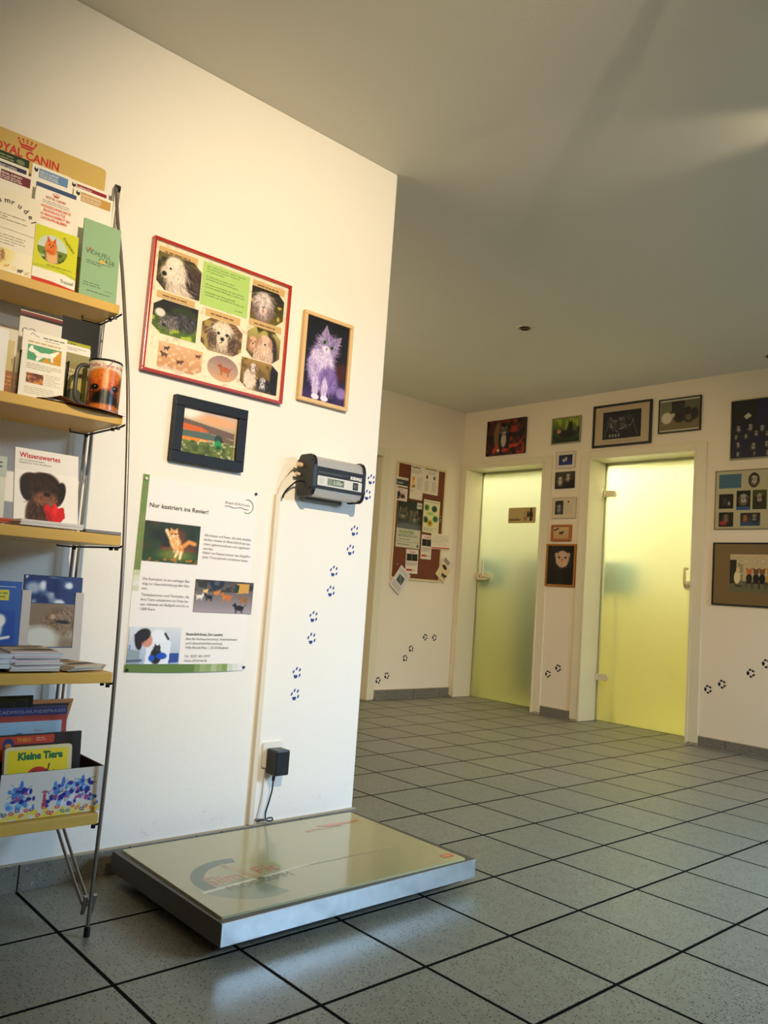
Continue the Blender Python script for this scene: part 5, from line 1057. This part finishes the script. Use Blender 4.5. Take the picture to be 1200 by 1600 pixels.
def a_two(q): q.grad((90, 84, 70), (40, 38, 34)); q.poly([(.7, 0), (1.4, 0), (1.4, .5), (.7, .4)], (20, 18, 18)); q.dog(.35, .5, .2, (200, 190, 176), (140, 130, 116), (90, 80, 70), n=60); q.dog(.92, .68, .18, (190, 178, 160), (120, 110, 96), (70, 60, 54), n=60)
framed('framed_photo', 'dark little photo of two pale dogs, second in the column between the doors', -1.483, 1.813, .186, .137, .003, .010, BLKF, one(a_two, 300, 104), glass=False, wall='D')
def a_card(w, h):
    P = Print(w, h, (212, 200, 172), .001); q = Pic(.080, .112, 280, (60, 60, 60), 105); q.blot(5, (110, 120, 130)); q.dog(.36, .45, .24, (150, 150, 150), (100, 100, 100), (50, 50, 50), n=50); P.pic(q, .022, .030); P.rows(.118, .030, .190, .115, 6, (170, 150, 120), .2)
    P.ell(.146, .132, .006, .006, (90, 40, 50)); P.ell(.154, .132, .006, .006, (90, 40, 50)); P.poly([(.140, .131), (.160, .131), (.150, .120)], (90, 40, 50)); return [('card', P, 0, 0)]
framed('framed_card', 'pale framed card with a grey photo and tiny heart, in the column between doors', -1.476, 1.568, .229, .172, .004, .010, mat('pale_frame', (190, 178, 150), .5), a_card, wall='D')
def a_sil(q): q.grad((206, 176, 136), (190, 158, 120)); q.poly([(.05, .75), (.55, .95), (.5, .8), (.1, .65)], (40, 34, 30)); q.quad(.78, .5, .19, (24, 20, 20), n=0)
framed('framed_picture', 'little orange wood frame with a black dog silhouette between the doors', -1.487, 1.386, .190, .132, .017, .022, mat('orange_brown_wood', (166, 96, 44), .4, noise=.1), one(a_sil, 320, 106), glass=False, wall='D')
def a_fer(q):
    q.grad((44, 44, 46), (20, 18, 18)); q.poly([(.58, .55), (.9, .55), (.9, 1), (.58, 1)], (24, 26, 30)); q.ell(.40, .30, .28, .30, (30, 20, 18), soft=.4); q.fur(.4, .32, .26, .28, ((60, 40, 34), (24, 18, 16)), 160, .1, -1.5, .4); q.ell(.45, .66, .20, .22, (206, 180, 156), soft=.2); q.fur(.45, .66, .2, .2, ((226, 206, 184), (180, 150, 128)), 200, .07, -1.57, .6); q.ell(.27, .76, .06, .07, (196, 166, 144), soft=.3); q.ell(.63, .76, .06, .07, (196, 166, 144), soft=.3)
    for e in (-1, 1): q.ell(.45 + e * .1, .70, .032, .03, (60, 20, 24), soft=.3)
    q.ell(.45, .63, .05, .035, (214, 130, 120), soft=.3)
framed('framed_photo', 'gold framed photo of a ferret, lowest in the column between the doors', -1.480, 1.023, .283, .340, .016, .018, mat('gold_wood_frame', (176, 118, 44), .3, .3), one(a_fer, 320, 107), wall='D')
def a_tig(q):
    q.grad((26, 26, 44), (20, 20, 34)); r = q.r
    for cx, cy, s in ((.40, .60, .2), (.62, .52, .26), (.95, .60, .24)):
        for i in range(26):
            a = r.uniform(0, 2 * PI); l = r.uniform(.4, 1); q.line([(cx + s * l * math.cos(a), cy + s * l * math.sin(a)), (cx + s * (l + .3) * math.cos(a + .5), cy + s * (l + .3) * math.sin(a + .5))], .008, (170, 166, 150), .7)
        q.ell(cx, cy, s * .3, s * .4, (70, 56, 44), soft=.6, al=.7)
    for x in (.3, .42, .54, .66): q.ell(x, .12, .03, .06, (170, 166, 156), soft=.4)
    q.line([(.08, .1), (.22, .5), (.28, .7)], .012, (150, 146, 130), .8); q.line([(1.2, .7), (1.28, .4), (1.4, .1)], .012, (150, 146, 130), .8)
framed('framed_print', 'black framed navy print of white drawn big cats above the right door', -.984, 2.119, .503, .334, .017, .020, BLKF, one(a_tig, 320, 108, 'print', margin=(.070, .042), mc=(190, 172, 140), extra=lambda P: P.rows(.1, .018, .37, .028, 1, (110, 96, 76), .3)), wall='D')
def a_rab(q):
    q.grad((110, 112, 84), (120, 112, 84)); q.poly([(0, .45), (.42, .45), (.42, 1), (0, 1)], (128, 126, 96)); q.poly([(.42, .35), (.9, .35), (.9, 1), (.42, 1)], (60, 60, 44)); q.poly([(0, 0), (1.5, 0), (1.5, .35), (0, .42)], (132, 120, 90)); q.ell(.24, .42, .20, .20, (206, 200, 180), soft=.3); q.ell(.46, .50, .09, .08, (196, 190, 170), soft=.3); q.poly([(.38, .55), (.34, .72), (.42, .58)], (40, 36, 30)); q.ell(.7, .40, .18, .16, (30, 28, 24), soft=.4); q.ell(1.05, .42, .20, .22, (60, 58, 46), soft=.2); q.ell(1.05, .42, .12, .14, (110, 106, 84), soft=.2); q.ell(1.0, .62, .12, .14, (40, 36, 30), soft=.3); q.ell(1.25, .5, .14, .2, (54, 52, 40), soft=.3)
framed('framed_photo', 'thin black framed greenish photo of a white rabbit above the right door', -.515, 2.180, .326, .255, .010, .016, BLKF, one(a_rab, 320, 109, margin=(.004, .012), mc=(200, 196, 176)), wall='D')
def a_bluep(w, h):
    P = Print(w, h, (34, 30, 76), .001); q = Pic(w, h, 260, (34, 30, 78), 110); r = q.r
    q.poly([(0, .55), (.42, .60), (.42, 1), (0, 1)], (16, 14, 16)); q.poly([(.2, .72), (.28, .78), (.34, .72), (.26, .67)], (190, 190, 160))
    for (x, y, s) in ((.12, .52, .08), (.32, .53, .09), (.52, .50, .08), (.08, .38, .06), (.25, .38, .06), (.42, .42, .07), (.60, .40, .06), (.12, .24, .07), (.38, .20, .09), (.60, .22, .07), (.12, .08, .06), (.40, .07, .05), (.62, .07, .07), (.75, .5, .08), (.8, .25, .08), (.75, .75, .1), (.95, .6, .09), (.98, .3, .08), (1.1, .8, .1)):
        q.ell(x, y, s, s * 1.05, (20, 18, 22), soft=.15); q.dog(x, y, s * .55, (170, 165, 160), (90, 84, 84), (30, 28, 30), n=24)
    P.pic(q, 0, 0, w, h); return [('print', P, 0, 0)]
framed('framed_poster', 'silver framed dark blue poster of many round dog portraits, upper right wall', .125, 1.947, .522, .412, .007, .020, mat('silver_frame', (176, 166, 140), .3, .8), a_bluep, wall='D')
def a_white(w, h):
    P = Print(w, h, (186, 182, 150), .001); out = [('backing_sheet', P, 0, 0)]; ox, oz = -.232 + .006, 1.470 + .006
    def ph(x0, x1, z0, z1, fn, mask=None, s=1, nm='photo'):
        q = Pic(x1 - x0, z1 - z0, 300, (30, 28, 26), s); fn(q); R = Print(x1 - x0, z1 - z0, t=0); R.pic(q, 0, 0, mask=mask); R.v = [(a, b - .002, c) for a, b, c in R.v]; out.append((nm, R, (x0 + x1) / 2 - ox - w / 2, z0 - oz))
    R = Print(.154, .098, (70, 116, 140), .0006, back=-.001); R.rows(.008, .008, .146, .09, 8, (40, 70, 100), .35); out.append(('text_card', R, -.129 - ox - w / 2, 1.751 - oz))
    R = Print(.154, .098, (70, 116, 140), .0006, back=-.001); R.rows(.008, .008, .146, .09, 8, (40, 70, 100), .35); out.append(('text_card', R, .20 - ox - w / 2, 1.751 - oz))
    ph(-.005, .070, 1.750, 1.852, lambda q: q.dog(.38, .55, .24, (190, 186, 170), (110, 104, 96), (40, 36, 34), n=60), 'oval', 1)
    ph(-.203, -.103, 1.612, 1.712, lambda q: (q.dog(.4, .55, .22, (80, 80, 86), (50, 50, 54), (24, 24, 26), n=60), q.ell(.7, .35, .1, .15, (150, 150, 140), soft=.5)), None, 2)
    ph(-.082, .012, 1.600, 1.732, lambda q: (q.dog(.36, .6, .22, (180, 176, 160), (110, 106, 98), (60, 56, 54), n=80), q.poly([(0, 0), (1, 0), (1, .18), (0, .18)], (56, 104, 150))), None, 3)
    ph(.026, .118, 1.603, 1.733, lambda q: (q.grad((80, 90, 50), (50, 60, 30)), q.dog(.36, .6, .2, (180, 170, 150), (60, 50, 44), (36, 28, 26), n=60)), None, 4)
    ph(-.201, -.100, 1.488, 1.587, lambda q: (q.dog(.5, .6, .24, (150, 130, 120), (90, 74, 66), (50, 40, 36), n=60), q.ell(.3, .25, .25, .16, (170, 70, 80), soft=.4)), None, 5)
    ph(-.053, .079, 1.492, 1.580, lambda q: (q.grad((60, 50, 46), (60, 96, 140)), q.dog(.38, .62, .2, (176, 130, 100), (130, 80, 60), (60, 40, 34), n=40), q.dog(1.08, .64, .24, (150, 150, 146), (60, 60, 62), (34, 34, 36), n=40)), None, 6)
    ph(.132, .222, 1.603, 1.733, lambda q: q.dog(.36, .6, .2, (160, 160, 170), (60, 60, 90), (36, 30, 60), n=40), None, 7); ph(.132, .232, 1.490, 1.590, lambda q: q.dog(.5, .55, .25, (90, 90, 130), (50, 50, 90), (30, 30, 60), n=40), None, 8)
    return out
framed('photo_collage', 'cream collage of small dog photos with a blue text card, right wall edge', .045, 1.470, .554, .406, .006, .016, mat('grey_cream_frame', (150, 142, 112), .4, .3), a_white, wall='D')
def a_cart(w, h):
    P = Print(w, h, (126, 108, 74), .001); out = [('mount', P, 0, 0)]; pw, ph_ = w - .22, .250
    q = Pic(pw, ph_, 420, (200, 190, 160), 120); q.poly([(0, 0), (9, 0), (9, .22), (0, .30)], (120, 124, 104)); q.poly([(0, .2), (.18, .24), (.18, .85), (0, .85)], (60, 62, 50)); q.poly([(.2, .28), (.36, .3), (.36, .8), (.2, .8)], (160, 160, 140))
    q.ell(.20, .38, .085, .17, (226, 220, 190), soft=.1); q.ell(.22, .58, .05, .08, (220, 200, 160), soft=.1); q.line([(.25, .45), (.33, .5)], .012, (220, 210, 180)); q.line([(.17, .2), (.16, .15)], .008, (60, 50, 40)); q.line([(.23, .2), (.24, .15)], .008, (60, 50, 40)); q.ell(.25, .15, .1, .02, (70, 74, 60), soft=.4); q.line([(.22, .63), (.20, .76)], .01, (206, 186, 150))
    for x, c, b in ((.52, (196, 120, 90), (50, 46, 44)), (.70, (120, 90, 60), (24, 22, 24)), (.86, (130, 96, 66), (20, 18, 20)), (1.05, (206, 150, 50), (206, 160, 50)), (1.25, (150, 110, 80), (60, 60, 90)), (1.45, (180, 140, 100), (90, 40, 40))):
        q.ell(x, .36, .08, .13, b, soft=.15); q.ell(x, .54, .075, .07, c, soft=.15); q.ell(x - .06, .61, .03, .025, c, soft=.15); q.ell(x + .06, .61, .03, .025, c, soft=.15); q.line([(x - .07, .24), (x - .07, .10)], .008, (60, 30, 26)); q.line([(x + .07, .24), (x + .07, .10)], .008, (60, 30, 26)); q.line([(x - .08, .24), (x + .08, .24)], .012, (60, 30, 26))
    R = Print(pw, ph_, (200, 190, 160), .0006, back=-.001); R.pic(q, 0, 0)
    for u in (.085, .195): R.ell(u, .206, .040, .022, (70, 66, 54)); R.ell(u, .206, .0385, .0205, (214, 206, 178)); R.rows(u - .026, .193, u + .026, .219, 4, (80, 74, 60), .3)
    out.append(('cartoon', R, 0, (h - ph_) / 2 + .008)); return out
framed('framed_cartoon', 'black framed waiting room cartoon with a wide olive brown mount', .115, .956, .694, .424, .009, .018, mat('navy_black_frame', (18, 22, 40), .35), a_cart, wall='D')

# sign on the left glass door
P = Print(.298, .137, (188, 164, 112), .003, .010); K = (26, 22, 18); TN = (150, 120, 76)
P.text('Behandlung', .016, .022, K, w=.122, h=.030, bold=.03)
P.ell(.248, .118, .012, .013, K); P.poly([(.234, .104), (.262, .104), (.272, .055), (.264, .052), (.262, .070), (.262, .018), (.236, .018), (.236, .060), (.222, .068), (.222, .060)], K)
P.poly([(.206, .100), (.222, .104), (.230, .052), (.228, .050), (.204, .052)], (40, 46, 40)); P.ring(.200, .116, .009, .011, 0, 360, TN); P.ring(.188, .082, .012, .014, 60, 340, K); P.rect(.172, .022, .208, .056, (160, 126, 80)); P.rows(.174, .024, .206, .054, 4, (120, 92, 56), .3); P.line([(.170, .020), (.170, .060)], .002, TN); P.line([(.276, .022), (.276, .060)], .003, TN)
o = P.build('door_sign', None, mat('x', (0, 0, 0)) if False else PAPER, (-2.064, YD + .2075, 1.563)); tag(o, 'beige treatment room sign with black figures on the left frosted door', 'sign')

# ------------------------------------------------------------------ cork noticeboard
nb = thing('corkboard', 'brown corkboard with a pale wooden frame on the alcove wall', 'noticeboard', (XB + .001, 4.040, .995), WL)
MB().frame(.603, .998, .018, .014, bev=.002).build('frame', mat('pale_wood_frame', (214, 196, 152), .5), nb)
MB().box((-.290, -.009, .014), (.290, -.0005, .984)).build('cork_sheet', mat('cork', (112, 58, 30), .9, noise=.22, nscale=90, bump=.4, bscale=200), nb)
BXX = XB + .0105
def note(label, y, z, w, h, paint, rz=0.0, c=(222, 208, 186), dx=0.0, bend=None, cat='notice', name='notice'):
    P = Print(w, h, c, .0006, n=(30 if bend else 1)); P.y -= .0004
    paint(P)
    o = P.build(name, None, PAPER, (BXX + dx + .0008, y, z), bend=bend); o.rotation_euler = (Matrix.Rotation(PI / 2, 3, 'Z') @ Matrix.Rotation(rz, 3, 'Y')).to_euler(); return tag(o, label, cat, 'papers on the corkboard')
TX = (120, 108, 94)
def curlL(x, y, z): return (x, y - .010 * max(0, (-x - .02) / .08) ** 2, z)
def n_duck(P):
    w, h = P.w, P.h; P.text('Vogelfutter', .012, h - .03, (50, 44, 40), w=.11, h=.03, shear=.4, bold=.02); P.rows(.012, h - .075, w - .02, h - .04, 3, TX, .3); q = Pic(.055, .105, 300, (222, 206, 180), 130); q.ell(.28, .78, .16, .16, (220, 150, 50), soft=.3); q.ell(.26, .48, .14, .2, (232, 176, 70), soft=.3); q.ell(.28, .12, .26, .12, (196, 150, 50), soft=.3); q.ell(.40, .2, .1, .07, (120, 40, 24), soft=.3); P.pic(q, .010, .095); P.rows(.085, .09, w - .01, h - .10, 10, TX, .25); P.rows(.01, .06, .06, .08, 3, TX, .3)
note('white notice with an orange bird drawing, top left of the corkboard', 3.973, 1.688, .160, .297, n_duck, bend=curlL, dx=.003)
def n_text(P):
    w, h = P.w, P.h; P.rows(.02, h - .022, w - .03, h - .008, 1, (50, 44, 40), .6); P.rows(.06, h - .06, w - .05, h - .035, 3, TX, .3)
    for x in (.045, .135): P.ell(x, h - .085, .012, .018, (60, 60, 70)); P.rows(x - .025, .02, x + .03, h - .12, 9, TX, .3, seed=int(x * 100))
note('white two-column text notice right of the orange bird notice', 4.150, 1.755, .190, .232, n_text)
def n_st(P): P.rect(.006, .012, P.w, .062, (38, 46, 44)); P.text('Luna', .012, .026, (214, 214, 206), w=.07, h=.03, shear=.2); P.rows(.03, .066, P.w - .01, .076, 1, TX, .4)
note('small card with a dark photo strip at the upper left edge of the corkboard', 3.800, 1.774, .142, .082, n_st, dx=.004)
def n_s2(P):
    q = Pic(.105, .07, 260, (200, 180, 170), 131); q.ell(.3, .6, .25, .4, (40, 44, 50), soft=.3); q.ell(.9, .4, .4, .25, (60, 36, 34), soft=.3); q.ell(.7, .45, .15, .15, (160, 70, 56), soft=.4); q.ell(.2, .1, .2, .15, (90, 30, 30), soft=.4); P.pic(q, .010, .012); P.rows(.02, .088, .08, .100, 1, (150, 60, 60), .5)
note('small pinkish card with a dark photo, below the dark strip card', 3.806, 1.655, .130, .108, n_s2, c=(226, 200, 190), dx=.004)
def n_cat(P):
    w, h = P.w, P.h; q = Pic(w, .245, 330, (50, 56, 50), 132); q.grad((36, 46, 34), (70, 76, 76)); q.cat(.26, .50, .20, (150, 140, 116), (104, 92, 72), (50, 44, 38), n=240, eye=(60, 90, 80)); q.cat(.82, .42, .22, (140, 136, 120), (96, 90, 76), (50, 46, 40), rot=.15, n=260, eye=(60, 90, 80)); q.ell(.6, 0, .9, .22, (110, 112, 110), soft=.6); P.pic(q, 0, h - .245)
    P.rect(0, 0, w, h - .245, (196, 190, 160)); P.text('WILDKATZEN', .030, h - .285, (96, 124, 50), w=.175, h=.034, bold=.03); P.text('IM WALD', .034, h - .312, (150, 166, 110), w=.12, h=.022, bold=.02); P.rows(.02, .09, w - .03, .082 + .03, 2, (120, 120, 110), .5); P.rows(.03, .06, w * .6, .08, 1, TX, .3); P.line([(0, .052), (w * .5, .046), (w, .052)], .002, (60, 60, 54)); P.rows(.02, .020, w * .6, .034, 1, TX, .5); P.rect(w - .035, .012, w - .015, .034, (60, 64, 60)); P.rect(w - .062, h - .060, w, h - .008, (206, 204, 180)); P.text('Bund', w - .052, h - .040, (50, 50, 40), w=.04, bold=.03)
note('large poster with two wild kittens on the left half of the corkboard', 3.918, 1.266, .284, .405, n_cat, dx=.001)
def n_gr(P):
    w, h = P.w, P.h; P.rows(.02, h - .022, w - .01, h - .012, 1, TX, .5)
    q = Pic(w - .02, .19, 320, (216, 206, 160), 133)
    for x, y, c, d in ((.20, .86, (96, 150, 60), (70, 60, 40)), (.72, .84, (56, 90, 60), (40, 60, 40)), (.16, .30, (60, 100, 60), (30, 40, 30)), (.82, .38, (70, 140, 70), (20, 40, 40)), (.47, .16, (190, 160, 40), (120, 90, 30))): q.ell(x, y, .18, .15, c, soft=.2); q.ell(x, y, .08, .06, d, soft=.3)
    q.ell(.48, .60, .24, .08, (170, 190, 110), soft=.4); P.pic(q, .010, .055); P.rows(.02, .015, w - .02, .045, 3, TX, .3)
note('cream notice with five round green photos, right of the kitten poster', 4.170, 1.418, .214, .286, n_gr, c=(218, 208, 170), dx=.006, bend=curlL)
def n_flyer(P):
    w, h = P.w, P.h; P.text('Vermisst', w / 2, h - .028, (206, 70, 60), w=.07, h=.022, bold=.03, align='c'); q = Pic(w - .018, .060, 260, (50, 46, 44), 134); q.ell(.5, .4, .3, .4, (24, 22, 22), soft=.3); q.ell(1.3, .5, .3, .45, (22, 20, 20), soft=.3); q.poly([(.95, 0), (1.1, 0), (1.1, 1), (.95, 1)], (120, 110, 96)); P.pic(q, .009, h - .098); P.rows(.010, .065, w - .010, h - .108, 5, TX, .4); P.rect(.010, .022, w * .55, .038, (176, 30, 36)); P.rows(w * .62, .024, w - .02, .036, 1, TX, .5)
note('white missing-animal flyer under the green photo notice', 4.146, 1.187, .130, .212, n_flyer, dx=-.0002)
note('white missing-animal flyer below the kitten poster', 3.984, 1.052, .146, .206, n_flyer, rz=-.02, dx=.0004)
def n_map(P): P.rows(.02, .035, P.w - .02, P.h - .015, 6, (160, 150, 130), .2); P.line([(.03, .08), (.1, .06), (.16, .09), (.23, .07)], .0015, (150, 130, 110)); P.rect(.004, .006, P.w - .004, .016, (190, 50, 50))
note('pale sheet with a red bottom line sticking out over the right edge', 4.314, 1.288, .238, .136, n_map, rz=-.04, dx=.0075)
def n_tr(P):
    w, h = P.w, P.h; P.rect(.006, h - .05, w * .6, h - .008, (140, 132, 120)); q = Pic(w - .01, h - .06, 280, (214, 192, 150), 135); q.ell(.35, .8, .22, .12, (40, 34, 32), soft=.3); q.quad(.6, .35, .2, (36, 32, 34), n=20, flip=1); P.pic(q, .005, .005)
note('tilted flyer with two dark animals hanging off the lower right corner', 4.330, 1.030, .140, .200, n_tr, rz=.62, dx=.0075)
def n_tl(P): P.rows(.01, P.h - .05, P.w - .02, P.h - .015, 3, TX, .3); P.rect(.035, .075, P.w - .035, .145, (70, 84, 76)); P.line([(.045, .14), (.10, .08)], .008, (130, 140, 130)); P.rows(.015, .015, P.w - .02, .065, 4, TX, .3)
note('tilted white flyer with a grey-green photo hanging off the lower left corner', 3.790, .905, .146, .210, n_tl, rz=.62 * 1.02, c=(216, 206, 196), dx=.0075)
for (y, z, c, lb) in ((4.300, 1.575, (220, 214, 200), 'uppermost loose pin at the right side of the corkboard'), (4.292, 1.562, (30, 30, 34), 'dark loose pin at the right side of the corkboard'), (4.302, 1.550, (220, 214, 200), 'middle pale loose pin at the right side of the corkboard'), (4.296, 1.532, (206, 200, 214), 'lowest loose pin at the right side of the corkboard'), (3.806, 1.120, (214, 196, 170), 'pin holding the tilted flyer at the lower left of the corkboard'), (4.336, 1.205, (214, 200, 180), 'pin holding the tilted flyer at the lower right of the corkboard')):
    o = MB().lathe([(0, 0), (.0040, 0), (.0044, .003), (.003, .006), (0, .007)], (0, 0, 0), 12, axis=0).build('push_pin', mat('pin_%d_%d' % c[:2], c, .35), None, True); o.location = (BXX + .0088 if 'flyer' in lb else BXX - .0006, y, z); tag(o, lb, 'pin', 'push pins on the corkboard')

# ------------------------------------------------------------------ ceiling fittings
def downlight(x, y, label, lit=False, group='recessed ceiling spotlights'):
    t = thing('recessed_spotlight', label, 'ceiling light', (x, y, H))
    MB().lathe([(.031, 0), (.033, -.003), (.042, -.006), (.045, -.003), (.046, 0)], (0, 0, 0), 32, closed=True).build('trim_ring', mat('cream_ring', (206, 196, 160), .35, .2), t, True)
    MB().lathe([(.032, -.002), (.027, -.010), (.020, -.007), (0, -.004)], (0, 0, 0), 32).build('reflector_cup', mat('dark_reflector', (34, 30, 22), .3, .5), t, True)
    return t
downlight(-.715, 2.975, 'small unlit recessed spotlight in the ceiling between partition and left door')
downlight(.225, 4.307, 'recessed spotlight at the right photo edge, close to the far wall')
def spot_fixture(x, y, z, tx, label):
    t = thing('ceiling_spotlight', label, 'ceiling light', (x, y, H))
    MB().lathe([(.04, 0), (.04, -.012), (.008, -.014)], (0, 0, 0), 24).build('ceiling_rose', WHITEP, t, True)
    MB().tube([(0, 0, -.012), (0, 0, -.03)], .006).build('stem', WHITEP, t, True)
    d = (Vector(tx) - Vector((x, y, z))).normalized(); q = d.to_track_quat('Z', 'Y')
    o = MB().lathe([(0, -.085), (.016, -.08), (.020, -.030), (.034, -.004), (.033, -.004), (.018, -.030)], (0, 0, 0), 24, closed=True).build('lamp_head', mat('grey_shade', (120, 116, 108), .8), t, True); o.rotation_euler = q.to_euler(); o.location = (0, 0, z - H)
    return t
spot_fixture(2.85, -.25, 2.50, (0, .92, 1.48), 'adjustable ceiling spotlight aimed at the poster wall, behind the viewer')
spot_fixture(1.70, 1.94, 2.40, (1.02, 1.74, 2.56), 'ceiling spotlight turned flat along the ceiling, beyond the right photo edge')
spot_fixture(1.60, .75, 2.50, (-.9, 4.3, .2), 'added fill spotlight aimed at the frosted doors, above the viewer')  # fixture made up for the far wall fill
def uplight(x, y, rz, label):  # invented fixtures that carry the unseen ceiling fill
    t = thing('added_uplight', label, 'wall lamp', (x, y, 1.88), (0, 0, rz))
    MB().box((-.05, -.012, -.06), (.05, 0, .06), 0, .004).build('wall_plate', WHITEP, t); MB().lathe([(.02, -.06), (.075, .03), (.072, .03), (.018, -.055)], (0, -.085, 0), 28, closed=True).build('bowl_shade', WHITEP, t, True)
    MB().tube([(0, -.01, -.03), (0, -.085, -.052)], .008).build('arm', WHITEP, t, True)
uplight(XB + .001, 1.1, PI / 2, 'added white bowl uplight in the corridor, ceiling fill hidden behind the partition')
uplight(XR - .001, -1.6, -PI / 2, 'added white bowl uplight on the right wall, ceiling fill behind the viewer')
# unidentified teal shapes behind the frosted glass, made up as trolleys for the blur
TEAL = mat('teal_enamel', (0, 128, 156), .5)
for (x, y, lb) in ((-1.35, 5.04, 'blurred teal shape, modelled as a trolley, behind the right frosted door'), (-2.74, 5.04, 'blurred teal shape, modelled as a trolley, behind the left frosted door')):
    t = thing('teal_blur_shape', lb, 'trolley', (x, y, .004)); MB().box((-.19, -.16, .99), (.19, .16, 1.25), 0, .02).build('drawer_box', TEAL, t, True)
    for a in (-.17, .17):
        for b in (-.14, .14): MB().tube([(a, b, .05), (a, b, 1.0)], .009).build('leg', STEEL, t, True); MB().lathe([(0, -.012), (.025, -.012), (.025, .012), (0, .012)], (a, b, .025), 14, axis=0).build('castor', BLACK, t, True)
    MB().tube([(-.17, -.17, 1.18), (-.10, -.20, 1.18), (.10, -.20, 1.18), (.17, -.17, 1.18)], .007).build('push_bar', STEEL, t, True)
t = thing('treatment_cabinet', 'tall dark green cabinet blurred behind the left frosted door', 'cabinet', (-2.20, 5.45, .004)); MB().box((-.25, -.2, 0), (.25, .2, 1.3), 0, .01).build('cabinet_body', mat('dark_green_laminate', (60, 80, 74), .5), t)
for s in (-1, 1): MB().box((.01 if s > 0 else -.245, -.215, .03), (.245 if s > 0 else -.01, -.2, 1.27), 0, .003).build('cabinet_door', mat('dark_green_laminate'), t)
